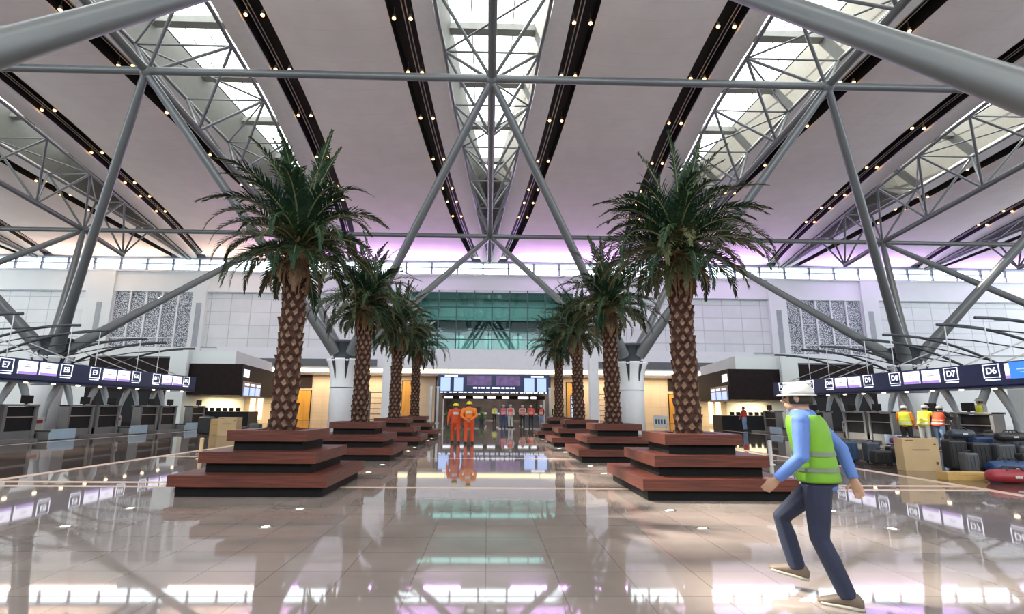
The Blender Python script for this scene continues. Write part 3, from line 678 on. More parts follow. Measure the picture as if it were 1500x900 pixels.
# ------------------------------------------------------------------ planters
def make_planter():
    t = thing('bench_planter', 'x', 'planter', (0,0,0), 0, 'stepped timber bench planters along the aisle')
    for (w, z) in ((1.33,.36),(1.02,.715),(.715,1.07)):
        wi = w-.1; mb = MB(); mb.box(-wi,wi,-wi,wi,z-.355 if z > .4 else 0, z-.19) if z < 1 else None
        if z >= 1:
            for a in ((-wi,wi,-wi,-wi+.1),(-wi,wi,wi-.1,wi),(-wi,-wi+.1,-wi+.1,wi-.1),(wi-.1,wi,-wi+.1,wi-.1)): mb.box(a[0],a[1],a[2],a[3],z-.355,z-.19)
        mb.build('plinth', M['plinth'], t)
        mb = MB(); iw = {1.33:.6,1.02:.6,.715:.42}[w]; n_ = 4; lw = (w-iw)/n_
        for i in range(n_):          # four mitred boards a side
            o = w-i*lw; q = o-lw+.006; e = .0 if i == 0 else .0
            for k in range(4):
                c, s_ = [(1,0),(0,1),(-1,0),(0,-1)][k]
                vs = [(-o,-o),(o,-o),(q,-q),(-q,-q)]; vs = [(c*x-s_*y, s_*x+c*y) for x, y in vs]
                mb.prism(vs, z-.19, z, 0)
        mb.build('bench_tier', M['wood'], t)
    mb = MB(); mb.box(-.45,.45,-.45,.45,.7,.98); mb.build('pebble_bed', M['soil'], t)
    return t
PL = [(-4.03,10.45+6.15*k,'left') for k in range(4)]+[(3.95,10.27+6.2*k,'right') for k in range(4)]
pl0 = make_planter()
pos = ['nearest','second','third','farthest']
for i, (x, y, sd) in enumerate(PL):
    o = pl0 if i == 0 else copy_tree(pl0)
    o.location = (x,y,0); o['label'] = '%s stepped red-brown timber planter in the row %s of the aisle' % (pos[i % 4], sd)

# ------------------------------------------------------------------ palms
def frond_mesh(name, L, e0, curl, mt, leaf=.38, n=58, seed=0, twist=.35, thin=1.):
    rnd = random.Random(seed); mb = MB(); pts = [V((0,0,0))]; e = e0; N = 14
    for i in range(N):
        pts.append(pts[-1]+V((math.cos(e),0,math.sin(e)))*(L/N)); e -= curl/N*(.5+1.0*i/N)
    mb.tube(pts, [.022*(1-.9*i/N)+.003 for i in range(N+1)], 5, 1)
    for i in range(n):
        u = .12+.88*i/(n-1); f = u*N; j = min(int(f), N-1); p = pts[j].lerp(pts[j+1], f-j); d = (pts[j+1]-pts[j]).normalized()
        side = V((0,1,0)); up = side.cross(d)*-1
        ll = leaf*(.35+.65*math.sin(PI*min(1,u*1.05)**.7))*(1 if u < .85 else .75)*rnd.uniform(.85,1.1)
        for s in (-1, 1):
            a = math.radians(lerp(62, 22, u)+rnd.uniform(-9,9)); rise = math.radians(rnd.choice((8,28,42))+rnd.uniform(-8,8))
            dr = (d*math.cos(a)+(side*s*math.cos(rise)+up*math.sin(rise))*math.sin(a)).normalized()
            w = .015*thin; wv = dr.cross(up).normalized()*w
            mid = p+dr*ll*.55; tip = p+dr*ll+V((0,0,-ll*.22*rnd.uniform(.4,1.3)))
            wv2 = wv*1.15
            mb.add([p-wv*.6, p+wv*.6, mid+wv2, mid-wv2, tip+wv*.12, tip-wv*.12], [(0,1,2,3),(3,2,4,5)], 0)
    return mb.mesh(name, [mt, M['rachis']])
FR = dict(
    up=[frond_mesh('frond', 2.35, math.radians(84), .55, M['frond'], seed=1), frond_mesh('frond', 2.2, math.radians(76), .9, M['frond'], seed=2)],
    mid=[frond_mesh('frond', 2.3, math.radians(62), 1.6, M['frond'], seed=3), frond_mesh('frond', 2.15, math.radians(54), 1.9, M['frond'], seed=4), frond_mesh('frond', 2.2, math.radians(66), 2.0, M['frond'], seed=11)],
    out=[frond_mesh('frond', 2.4, math.radians(36), 2.2, M['frond'], seed=5), frond_mesh('frond', 2.1, math.radians(25), 1.6, M['frond_old'], seed=6), frond_mesh('frond', 2.4, math.radians(30), 2.2, M['frond'], seed=12)],
    low=[frond_mesh('frond', 1.9, math.radians(8), 1.7, M['frond_old'], seed=7), frond_mesh('frond', 1.85, math.radians(0), 1.7, M['frond'], seed=8)],
    dry=[frond_mesh('frond', 1.1, math.radians(-25), 1.5, M['frond_dry'], seed=9, leaf=.22, n=30), frond_mesh('frond', 1.3, math.radians(-10), 2.0, M['frond_old'], seed=10, leaf=.28)])
TH = 3.86   # trunk height
def trunk_mesh():
    mb = MB(); rp = lambda z: interp(z, [0,.25,.6,2.2,3.5,3.9], [.215,.21,.19,.18,.16,.15])
    mb.tube([(0,0,TH*i/16-.1) for i in range(17)], [rp(TH*i/16) for i in range(17)], 20, 0)
    rows = 23; per = 8
    for r in range(rows):
        z = .02+r*(TH-.25)/rows
        for k in range(per):
            a = 2*PI*(k+.5*(r % 2))/per+random.uniform(-.05,.05)+r*.012; rr = rp(z); ca, sa = math.cos(a), math.sin(a)
            tx, ty = -sa, ca; w = rr*.41; h = .16; ou = .06*random.uniform(.6,1.4)
            def P(t_, z_, o_): return (ca*(rr+o_)+tx*t_, sa*(rr+o_)+ty*t_, z_)
            base = [P(-w,z+.02,-.01), P(0,z-.07,-.01), P(w,z+.02,-.01), P(0,z+h,-.01)]
            e1, e2 = random.uniform(-.015,.015), random.uniform(-.02,.02); top = [P(-w*.72+e1,z+.075,ou*.8), P(-w*.1+e1,z+.0,ou*.9), P(w*.72+e1,z+.06+e2,ou*.9), P(w*.1+e2,z+h*.92,ou*1.3)]
            mb.add(base+top, [(0,1,5,4),(1,2,6,5),(2,3,7,6),(3,0,4,7)], 0); mb.add(top, [(0,1,2,3)], 1)
    return mb.mesh('trunk', [M['bark'], M['boot']])
TR = trunk_mesh()
mb = MB(); mb.lathe([(.16,-.75),(.2,-.5),(.22,-.2),(.2,.05),(.12,.25),(.0,.32)], 14)
for i in range(26):
    a = random.uniform(0,2*PI); L = random.uniform(.3,.75); mb.tube([(.19*math.cos(a),.19*math.sin(a),-.2),(.25*math.cos(a),.25*math.sin(a),-.3-L*.5),(.22*math.cos(a),.22*math.sin(a),-.35-L)], [.03,.025,.006], 5)
CROWN = mb.mesh('crown_fibre', [M['fibre']])
def make_palm(x, y, sd, i, seed):
    rnd = random.Random(seed); z0 = .94
    t = thing('palm_tree', '%s date palm in the row %s of the aisle' % (pos[i], sd), 'palm tree', (x,y,z0), 0, 'date palms lining the aisle')
    tr = link('trunk', TR, t); tr.rotation_euler = (0,0,rnd.uniform(0,6)); cf = link('crown_fibre', CROWN, t, (0,0,TH-.05)); cf.rotation_euler = (0,0,rnd.uniform(0,6))
    for kind, n_, dz, sc_ in (('up',10,.15,1.0),('mid',22,.08,.97),('out',22,.0,.93),('low',17,-.08,.9),('dry',10,-.2,.9)):
        a0 = rnd.uniform(0,6)
        for q in range(n_):
            me = FR[kind][rnd.randrange(len(FR[kind]))]; f = link('frond', me, t, (0,0,TH+dz)); s_ = sc_*rnd.uniform(.85,1.08)
            f.rotation_euler = (rnd.uniform(-.25,.25), rnd.uniform(-.14,.14), a0+2*PI*q/n_+rnd.uniform(-.2,.2)); f.scale = (s_,)*3
for i, (x, y, sd) in enumerate(PL): make_palm(x, y, sd, i % 4, 100+i)

# ------------------------------------------------------------------ recessed floor lights
mb = MB(); mb.lathe([(.0,.004),(.05,.004),(.055,.002),(.0,.0)], 12); fl_l = mb.mesh('lens', [M['floorlamp']])
mb = MB(); mb.lathe([(.055,.001),(.055,.007),(.085,.007),(.09,.001)], 16, cap=False); fl_r = mb.mesh('ring', [M['chrome']])
yy = [7.0]+[q for k in range(4) for q in (10.4+6.17*k-2.2, 10.4+6.17*k+2.3)]
for s, sd in ((-1,'left'),(1,'right')):
    for j, x in enumerate((2.8, 5.3)):
        for i, y in enumerate(yy):
            o = thing('floor_light', 'round recessed floor light, %s along the %s line %s of the aisle' % (ordn[i], ('inner','outer')[j], sd), 'floor light', (s*x,y,0), 0, 'recessed floor lights around the planters')
            link('lens', fl_l, o); link('ring', fl_r, o)

# ------------------------------------------------------------------ people
def eff(o, me_mods):
    for m_ in me_mods:
        md = o.modifiers.new(m_[0], m_[1])
        for k, v in m_[2].items(): setattr(md, k, v)
    bpy.context.view_layer.update()
    dg = bpy.context.evaluated_depsgraph_get(); me = bpy.data.meshes.new_from_object(o.evaluated_get(dg))
    o.modifiers.clear(); old = o.data; o.data = me; bpy.data.meshes.remove(old)
    for p in me.polygons: p.use_smooth = True
def organic(mb, name, mt, parent, vox=.014, it=4):
    o = mb.build(name, mt); eff(o, [('r','REMESH',dict(mode='VOXEL', voxel_size=vox, use_smooth_shade=True)), ('s','SMOOTH',dict(factor=.5, iterations=it))])
    if len(o.data.materials) == 0: o.data.materials.append(mt)
    o.parent = parent; return o
def ell(mb, c, rx, ry, rz, n=12, m=8):
    mb.lathe([(math.sin(PI*i/m)+1e-4, -math.cos(PI*i/m)*rz) for i in range(m+1)], n, c, 0, rx, ry)
def person(label, loc, rz, J, fit, fine=False, group=None, H=1.74, bulk=1.16):
    """faces local +Y. J: joints; fit: garment materials"""
    t = thing('person', label, 'person', loc, rz, group); t.scale = (H/1.74*bulk, H/1.74*bulk, H/1.74)
    D = dict(hip=(0,0,.93), chest=(0,.0,1.30), neck=(0,.0,1.47), head=(0,.03,1.60),
             LS=(-.185,0,1.42), LE=(-.24,-.02,1.14), LW=(-.25,.05,.89), RS=(.185,0,1.42), RE=(.24,-.02,1.14), RW=(.25,.05,.89),
             LH=(-.09,0,.90), LK=(-.10,.02,.49), LA=(-.11,-.02,.09), RH=(.09,0,.90), RK=(.10,.02,.49), RA=(.11,-.02,.09))
    D.update(J); D = {k: V(v) for k, v in D.items() if isinstance(v, tuple)}
    vx = .009 if fine else .016
    # --- body
    b = MB()
    def limb(m_, pts, rs, n=10): m_.tube(pts, rs, n)
    def torso(m_, g, z_top=1):
        hip, ch, nk = D['hip'], D['chest'], D['neck']; R = []
        for u, rx, ry in ((-.12,.13,.11),(0,.165,.115),(.18,.155,.108),(.4,.14,.1),(.65,.165,.112),(.85,.18,.11),(.97,.155,.09),(1.07,.075,.07)):
            c = (hip.lerp(ch, (u)/.66) if u < .66 else ch.lerp(nk, (u-.66)/.34)); 
            R.append([(c.x+(rx+g)*math.cos(2*PI*k/20), c.y+(ry+g)*math.sin(2*PI*k/20), c.z) for k in range(20)])
        m_.rings(R)
    torso(b, -.01)
    hd = D['head']; limb(b, [D['neck']+V((0,0,-.05)), hd+V((0,-.02,-.05))], [.06,.055])
    ell(b, hd+V((0,-.01,.03)), .076, .095, .105); ell(b, hd+V((0,.025,-.055)), .055, .062, .06)       # skull, jaw
    limb(b, [hd+V((0,.08,.02)), hd+V((0,.112,-.02)), hd+V((0,.09,-.03))], [.009,.014,.012], 8)      # nose
    limb(b, [hd+V((-.02,.087,-.058)), hd+V((.02,.087,-.058))], [.009,.009], 8)                      # lips
    for s in (-1, 1): ell(b, hd+V((s*.08,-.01,0)), .012, .022, .032, 8, 6)
    for s, S, E, W in ((-1,'LS','LE','LW'),(1,'RS','RE','RW')):
        S, E, W = D[S], D[E], D[W]
        limb(b, [S, S.lerp(E,.3), E, E.lerp(W,.3), W], [.052,.047,.038,.037,.026])
        d = (W-E).normalized(); f = V((0,1,0)); f = (f-d*f.dot(d)).normalized(); lat = d.cross(f).normalized()
        if lat.x*s < 0: lat = -lat
        inn = -lat
        # palm: thin across lat, wide along f
        R = []
        for u, wd, th in ((-.02,.027,.022),(.02,.034,.02),(.06,.042,.018),(.095,.042,.014)):
            c = W+d*u; R.append([c+f*(wd*math.cos(2*PI*k/12))+lat*(th*math.sin(2*PI*k/12)) for k in range(12)])
        b.rings(R)
        for q, (fo, L) in enumerate(((.031,.072),(.011,.082),(-.01,.075),(-.03,.058))):
            p = W+d*.088+f*fo; m1 = p+d*L*.45+inn*.006; m2 = m1+(d*.8+inn*.6).normalized()*L*.32; m3 = m2+(d*.4+inn*.9).normalized()*L*.26
            limb(b, [p, m1, m2, m3], [.0095,.009,.0085,.0065], 7)
        p = W+d*.03+f*.03; m1 = p+(d*.6+f*.75+inn*.3).normalized()*.04; m2 = m1+(d*.9+f*.25+inn*.4).normalized()*.035
        limb(b, [p, m1, m2], [.013,.011,.008], 7)
    for s, Hh, K, An in ((-1,'LH','LK','LA'),(1,'RH','RK','RA')):
        Hh, K, An = D[Hh], D[K], D[An]
        limb(b, [Hh, Hh.lerp(K,.4), K, K.lerp(An,.35), An], [.085,.07,.05,.05,.034])
    body = organic(b, 'body', M['skin'], t, vx if fine else .012, 2)
    # --- trousers
    b = MB(); hip = D['hip']; ch = D['chest']
    R = []
    for u, rx, ry in ((-.14,.12,.1),(-.05,.172,.125),(.08,.172,.122),(.26,.15,.108)):
        c = hip+(ch-hip)*u/.66*.9; R.append([(c.x+rx*math.cos(2*PI*k/20), c.y+ry*math.sin(2*PI*k/20), c.z) for k in range(20)])
    b.rings(R)
    for Hh, K, An in (('LH','LK','LA'),('RH','RK','RA')):
        Hh, K, An = D[Hh], D[K], D[An]; limb(b, [Hh, Hh.lerp(K,.4), K, K.lerp(An,.4), An+V((0,0,-.02))], [.1,.088,.068,.067,.06])
    organic(b, 'trousers', fit['legs'], t, vx)
    # --- shirt or coverall top
    b = MB(); torso(b, .008)
    for S, E, W in (('LS','LE','LW'),('RS','RE','RW')):
        S, E, W = D[S], D[E], D[W]; limb(b, [S+V((0,0,.0)), S.lerp(E,.3), E, E.lerp(W,.4), E.lerp(W,.97)], [.062,.062,.052,.048,.042]); ell(b, S+V((0,0,-.004)), .066, .066, .066); ell(b, E, .053, .053, .053)
    organic(b, 'shirt', fit['top'], t, vx)
    if fit.get('vest'):
        b = MB(); nk, hp = D['neck'], D['hip']; R = []
        for u, rx, ry in ((-.02,.19,.145),(.2,.185,.14),(.45,.178,.135),(.7,.19,.142),(.88,.19,.135),(.98,.14,.105)):
            c = (hp.lerp(ch, u/.66) if u < .66 else ch.lerp(nk, (u-.66)/.34)); R.append([(c.x+rx*math.cos(2*PI*k/28), c.y+ry*math.sin(2*PI*k/28), c.z) for k in range(28)])
        b.rings(R, cap=False); v = b.build('vest', fit['vest'], t); eff(v, [('t','SOLIDIFY',dict(thickness=.008, offset=1)), ('s','SUBSURF',dict(levels=1))])
        for u in ((.14,.20),(.36,.42)):
            b = MB(); R = []
            for q in u:
                c = hp.lerp(ch, q/.66); rx, ry = interp(q,[0,.2,.45],[.19,.185,.178])+.013, interp(q,[0,.2,.45],[.145,.14,.135])+.013
                R.append([(c.x+rx*math.cos(2*PI*k/28), c.y+ry*math.sin(2*PI*k/28), c.z) for k in range(28)])
            b.rings(R, cap=False); b.build('reflective_band', fit.get('band', M['reflect']), v)
    elif fit.get('back_patch'):
        b = MB(); c = D['hip'].lerp(D['chest'], .8); b.bevbox(c.x-.09,c.x+.09,c.y-.132,c.y-.112,c.z+.02,c.z+.13,.006); b.build('back_emblem', M['pale_cloth'], t)
        b = MB(); b.lathe([(.162,0),(.164,.02),(.164,.04),(.162,.06)], 24, (D['hip'].x,D['hip'].y,D['hip'].z+.08), 0, 1.02, .8, cap=False); b.build('waist_belt', fit['legs'], t)
    # --- hat / hair
    b = MB(); hc = hd+V((0,-.01,.035))
    if fit.get('hat'):
        b.lathe([(.104,0),(.103,.03),(.093,.065),(.07,.092),(.036,.108),(.0,.112)], 20, hc, 0, .95, 1.12)
        b.lathe([(.1,-.005),(.118,-.008),(.12,.0),(.1,.012)], 20, hc+V((0,.012,0)), 0, .92, 1.18, cap=False)
        b.bevbox(hc.x-.012,hc.x+.012,hc.y-.1,hc.y+.1,hc.z+.09,hc.z+.116,.008)
        b.build('hard_hat', fit['hat'], t)
        b = MB(); b.lathe([(.078,-.07),(.084,-.03),(.086,.0),(.08,.02)], 16, hd+V((0,-.022,.03)), 0, .98, 1.1); b.build('hair', M['hair'], t)
    else:
        ell(b, hd+V((0,-.022,.045)), .083, .1, .1, 14, 8); b.build('hair', M['hair'], t)
    if fine:
        for s in (-1, 1): 
            b = MB(); ell(b, hd+V((s*.03,.082,.015)), .013, .009, .009, 8, 6); b.build('eye', M['eye'], t)
    # --- shoes
    for s, A_, T_ in ((-1,'LA','LT'),(1,'RA','RT')):
        a = D[A_]; td = V(J.get(T_, (0,1,0))).normalized(); lat = td.cross(V((0,0,1))).normalized(); up = lat.cross(td).normalized()
        b = MB(); R = []
        for u, w, z0_, z1_ in ((-.085,.028,-.085,-.02),(-.06,.038,-.088,.02),(0,.04,-.088,.045),(.06,.044,-.088,.0),(.12,.05,-.088,-.025),(.165,.046,-.088,-.042),(.19,.025,-.085,-.058)):
            c = a+td*u; zc, zr = (z0_+z1_)/2, (z1_-z0_)/2
            R.append([c+lat*(w*math.cos(2*PI*k/14))+up*(zc+zr*math.sin(2*PI*k/14)) for k in range(14)])
        b.rings(R); sh = b.build('shoe', fit.get('shoe', M['black_cloth']), t)
        b = MB(); ring = [( .19,.0),(.165,.045),(.12,.052),(.06,.047),(0,.043),(-.06,.041),(-.088,.025),(-.088,-.025),(-.06,-.041),(0,-.043),(.06,-.047),(.12,-.052),(.165,-.045)]
        b.rings([[a+td*u+lat*w+up*z for u, w in ring] for z in (-.09,-.068)]); b.build('sole', fit.get('sole', M['black_cloth']), sh)
    return t

walk = dict(hip=(0,0,.92), chest=(0,.03,1.29), neck=(0,.06,1.46), head=(0,.09,1.585),
    LS=(-.19,.05,1.41), LE=(-.25,.06,1.12), LW=(-.23,.24,.93), RS=(.19,.04,1.41), RE=(.25,-.14,1.17), RW=(.24,-.2,.92),
    LH=(-.09,0,.89), LK=(-.1,.02,.48), LA=(-.1,-.12,.092), RH=(.09,.0,.89), RK=(.1,.30,.57), RA=(.1,.22,.19), RT=(0,1,.15))
person('person in lime vest, blue shirt and dark jeans striding in the right foreground', (2.80,4.46,0), math.radians(50), walk,
       dict(legs=M['denim'], top=M['shirt_blue'], vest=M['hi_green'], band=M['reflect_dark'], hat=M['hat_white'], shoe=M['shoe'], sole=M['sole']), fine=True, H=1.76, bulk=1.1)
def stride(s, k=.12): return dict(LK=(-.1,.04+s*k*.6,.49), LA=(-.11,s*k,.092), RK=(.1,.04-s*k*.4,.49), RA=(.11,-s*k,.092), LW=(-.26,.05-s*.1,.9), RW=(.26,.05+s*.1,.9))
G = 'workers in orange coveralls walking away'
person('left of the two people in orange coveralls, seen from behind', (-1.40,23.1,0), math.radians(4), stride(1), dict(legs=M['hi_orange'], top=M['hi_orange'], hat=M['hat_yellow'], back_patch=1), group=G, H=1.72, bulk=1.3)
hb = stride(-1,.08); hb.update(LE=(-.25,-.09,1.15), LW=(-.07,-.17,.98), RE=(.25,-.09,1.15), RW=(.06,-.19,.97))
person('right of the two people in orange coveralls, hands held behind the back', (-.80,22.7,0), math.radians(-3), hb, dict(legs=M['hi_orange'], top=M['hi_amber'], hat=M['hat_yellow'], back_patch=1), group=G, H=1.8, bulk=1.25)
st = lambda a=0: dict(LE=(-.24,.0+.03*a,1.14), LW=(-.2,.14*a+.03,.93), RE=(.24,0,1.14), RW=(.22,.1*a,.92))
fld = dict(LE=(-.24,.03,1.16), LW=(.02,.2,1.18), RE=(.24,.03,1.16), RW=(-.02,.22,1.15))
G = 'workers in coral vests near the security opening'
far = [((1.36,45.0),170,st(1),'navycloth','coral vest and navy trousers, leftmost of the group beyond the palms','hi_red','shirt_blue'),
       ((1.86,42.4),150,st(0),'pale_cloth','coral vest with pale trousers, nearest of the far group','hi_red','pale_cloth'),
       ((3.10,46.6),190,fld,'black_cloth','pale sleeves and coral vest, arms folded, middle of the far group','hi_red','pale_cloth'),
       ((3.92,47.3),185,st(1),'black_cloth','coral vest and black trousers, second from right in the far group','hi_red','hi_red'),
       ((4.86,47.6),200,st(0),'denim_light','coral vest and light blue jeans, rightmost of the far group','hi_red','black_cloth')]
for (p, rz, J, lg, lab, vs, tp) in far:
    person('person in '+lab, (p[0],p[1],0), math.radians(rz), J, dict(legs=M[lg], top=M[tp], vest=M[vs], hat=M['hat_white']), group=G, H=1.84)
person('person in lime vest and white hat standing far right beyond the last planter', (6.6,51,0), math.radians(170), st(0), dict(legs=M['black_cloth'], top=M['black_cloth'], vest=M['hi_green'], hat=M['hat_white']), H=1.8)
person('person in pale yellow vest and dark trousers deep in the central opening', (.75,56.8,0), math.radians(160), st(1), dict(legs=M['black_cloth'], top=M['pale_cloth'], vest=M['hi_yellow'], hat=M['hair']), H=1.8)
person('person in red shirt and light jeans by the right kiosk counter', (20.0,40.4,0), math.radians(30), st(1), dict(legs=M['denim_light'], top=M['red_cloth'], hat=None), H=1.8)
lean = dict(hip=(0,-.03,.92), chest=(0,.05,1.28), neck=(0,.12,1.45), head=(0,.17,1.57), LS=(-.18,.12,1.41), RS=(.18,.12,1.41), LE=(-.24,.25,1.2), LW=(-.14,.45,1.25), RE=(.24,.25,1.2), RW=(.14,.45,1.25))
G = 'workers at the right check-in desks'
person('person in yellow vest, orange sleeves and black trousers, at the right check-in desks', (17.8,21.95,0), math.radians(-60), st(1), dict(legs=M['black_cloth'], top=M['hi_amber'], vest=M['hi_yellow'], hat=M['hat_white']), group=G, H=1.78)
person('person in bright yellow jacket between two colleagues at the right desks', (18.5,21.85,0), math.radians(-75), lean, dict(legs=M['pale_cloth'], top=M['hi_yellow'], vest=M['hi_yellow'], hat=M['hat_white']), group=G, H=1.84)
person('person in orange vest and blue jeans leaning on the right check-in desk', (18.78,21.45,0), math.radians(-80), lean, dict(legs=M['denim_light'], top=M['black_cloth'], vest=M['hi_orange'], hat=M['hat_white']), group=G, H=1.82)
person('person in pale shirt and yellow vest behind the desk under sign D6', (20.95,21.7,.3), math.radians(80), st(1), dict(legs=M['black_cloth'], top=M['pale_cloth'], vest=M['hi_yellow'], hat=M['hat_white']), group=G, H=1.8)

t = thing('step_platform', 'low grey step platform behind the desk under sign D6', 'platform', (21.0,21.7,0))
mb = MB(); mb.bevbox(-.5,.4,-.45,.45,.04,.295,.02); mb.build('deck', M['counter'], t)
mb = MB(); mb.box(-.45,.35,-.4,.4,0,.04); mb.build('base', M['rubber'], t)
# ------------------------------------------------------------------ luggage and boxes
def suitcase(label, x, y, w, h, d, m_, rz=0, lying=False, group='luggage on the right of the hall', z=0):
    t = thing('suitcase', label, 'suitcase', (x,y,z), rz, group)
    mb = MB(); r = min(w,h,d)*.18; mb.bevbox(-w/2,w/2,-d/2,d/2,.04,h,r); mb.build('shell', m_, t)
    mb = MB(); 
    for q in range(4): xx = lerp(-w*.36,w*.36,q/3); mb.bevbox(xx-.012,xx+.012,-d/2-.012,-d/2+.02,.1,h-.08,.008)
    mb.build('ribs', m_, t)
    mb = MB(); mb.tube([(-w*.2,0,h-.01),(-w*.2,0,h+.05),(w*.2,0,h+.05),(w*.2,0,h-.01)], .014, 6); mb.build('handle', M['rubber'], t)
    for sx in (-1,1):
        mb = MB(); mb.tube([(sx*w*.36-.02,0,.03),(sx*w*.36+.02,0,.03)], .03, 10); mb.build('wheel', M['rubber'], t)
    return t
def duffel(label, x, y, L, r, m_, rz=0, z=0):
    t = thing('duffel_bag', label, 'bag', (x,y,z), rz, 'luggage on the right of the hall')
    mb = MB(); R = []
    for u, s_ in ((-.5,.55),(-.48,.8),(-.4,.95),(-.15,1.02),(.15,1.0),(.4,.96),(.48,.8),(.5,.55)):
        R.append([(u*L, r*1.15*s_*math.cos(2*PI*k/16), r+r*s_*max(-1,math.sin(2*PI*k/16)*1.0)*.98) for k in range(16)])
    mb.rings(R); mb.build('body', m_, t)
    for s_ in (-1,1):
        mb = MB(); mb.tube([(-L*.2,s_*r*.7,r*1.6),(-L*.12,s_*r*.5,r*2.3),(L*.12,s_*r*.5,r*2.3),(L*.2,s_*r*.7,r*1.6)], .018, 6); mb.build('strap', M['rubber'], t)
    mb = MB(); mb.bevbox(-.07,.07,-r*1.19,-r*1.1,r*.8,r*1.15,.008); mb.build('badge', M['pale_cloth'], t)
    return t
def carton(label, x, y, w, h, d, rz=0, z=0, tilt=0, m_=None, g=None):
    t = thing('cardboard_box', label, 'box', (x,y,z), rz, g); t.rotation_euler = (tilt,0,rz)
    mb = MB(); mb.bevbox(-w/2,w/2,-d/2,d/2,0,h,.008); mb.build('carton', m_ or M['card'], t)
    mb = MB(); mb.box(-w/2-.001,w/2+.001,-.03,.03,h-.001,h+.002); mb.box(-w/2+.01,w/2-.01,-d/2-.002,-d/2+.001,h*.45,h*.455); mb.build('tape', M['tape'], t)
    mb = MB(); mb.box(-w*.42,-w*.2,-d/2-.003,-d/2,h*.93,h*.955); mb.box(-w*.25,w*.25,-d/2-.003,-d/2,h*.66,h*.67); mb.box(-w*.22,w*.22,-d/2-.003,-d/2,h*.63,h*.637); mb.box(w*.36,w*.42,-d/2-.003,-d/2,h*.8,h*.84); mb.box(w*.36,w*.43,-d/2-.003,-d/2,h*.2,h*.28); mb.build('printed_mark', M['cardmark'], t)
    return t
carton('large flat cardboard box standing upright on the floor among the luggage', 11.35,13.75,1.0,.82,.28,math.radians(2))
suitcase('navy suitcase at the left end of the luggage row', 10.95,15.9,.55,.62,.3,M['case_blue'])
suitcase('slate grey suitcase second from the left end of the luggage row', 11.6,15.75,.42,.6,.28,M['case_slate'])
suitcase('black suitcase under a plum bag, left of the cardboard box', 12.15,15.5,.5,.5,.3,M['case_black'])
suitcase('dark navy suitcase right behind the cardboard box edge', 12.65,15.45,.4,.55,.28,M['case_navy'])
suitcase('black upright case touching the left side of the cardboard box', 11.95,14.9,.4,.52,.3,M['case_black'])
suitcase('squat black case in front of the slate suitcases, left of the box', 11.3,15.0,.5,.42,.3,M['case_black'])
suitcase('dark blue suitcase in the second row of the right pile', 13.55,14.2,.5,.85,.3,M['case_navy'])
suitcase('small charcoal cabin case at the front of the right pile', 12.2,13.2,.36,.5,.24,M['case_grey'])
suitcase('black cabin case leaning by the blue duffel', 13.6,13.1,.4,.5,.26,M['case_black'])
duffel('black soft bag lying across the grey ribbed suitcases', 13.9,13.68,.8,.12,M['case_black'],0,.76)
duffel('plum soft bag lying on top of the dark cases left of the box', 12.4,15.5,.7,.1,M['case_plum'],0,.56)
suitcase('tall black suitcase right of the cardboard box', 12.5,13.9,.5,.78,.3,M['case_black'])
suitcase('black suitcase with ribs, second right of the cardboard box', 13.05,13.8,.48,.72,.3,M['case_black'])
suitcase('charcoal grey suitcase in the middle of the right pile', 13.62,13.7,.48,.7,.3,M['case_grey'])
suitcase('grey ribbed suitcase beside the charcoal one in the right pile', 14.15,13.65,.45,.66,.3,M['case_grey'])
suitcase('black suitcase behind the grey ones in the right pile', 14.0,14.4,.6,.95,.3,M['case_black'])
suitcase('large black suitcase in the back row of the right pile', 13.2,14.5,.6,.92,.32,M['case_black'])
suitcase('slate suitcase at the back of the right pile near the desks', 15.0,14.6,.6,.9,.32,M['case_slate'])
suitcase('teal blue suitcase at the right edge of the pile', 14.9,13.9,.55,.8,.3,M['case_teal'])
duffel('slate soft bag resting on the tall black suitcase', 12.75,13.9,.62,.12,M['case_slate'],0,.82)
duffel('blue duffel bag with white badge on the floor at the right edge', 13.0,13.0,.95,.17,M['case_navy'])
duffel('red holdall with dark straps lying in front of the luggage', 11.4,11.35,.95,.15,M['case_red'],math.radians(-8))
carton('long low yellow-brown timber crate in front of the luggage', 10.8,11.9,.95,.18,.3,0,0,0,M['yellow_card'])
G2 = 'boxes and cases before the left kiosk'
carton('brown cardboard carton on the floor before the left kiosk', -13.45,27.8,.95,.95,.6,0,0,0,None,G2)
t_ = suitcase('black upright case left of the brown carton before the left kiosk', -15.1,28.6,.7,.95,.5,M['case_black'],group=G2)
t_ = carton('small patterned carton between the black case and the brown carton', -14.35,28.3,.5,.85,.5,0,0,0,M['tape'],G2)
t_ = suitcase('dark grey case right of the brown carton, before the left kiosk', -12.3,28.2,.6,.62,.4,M['case_grey'],group=G2)
t_ = suitcase('slate case nearest the left planters, before the left kiosk', -11.5,28.6,.6,.68,.4,M['case_slate'],group=G2)

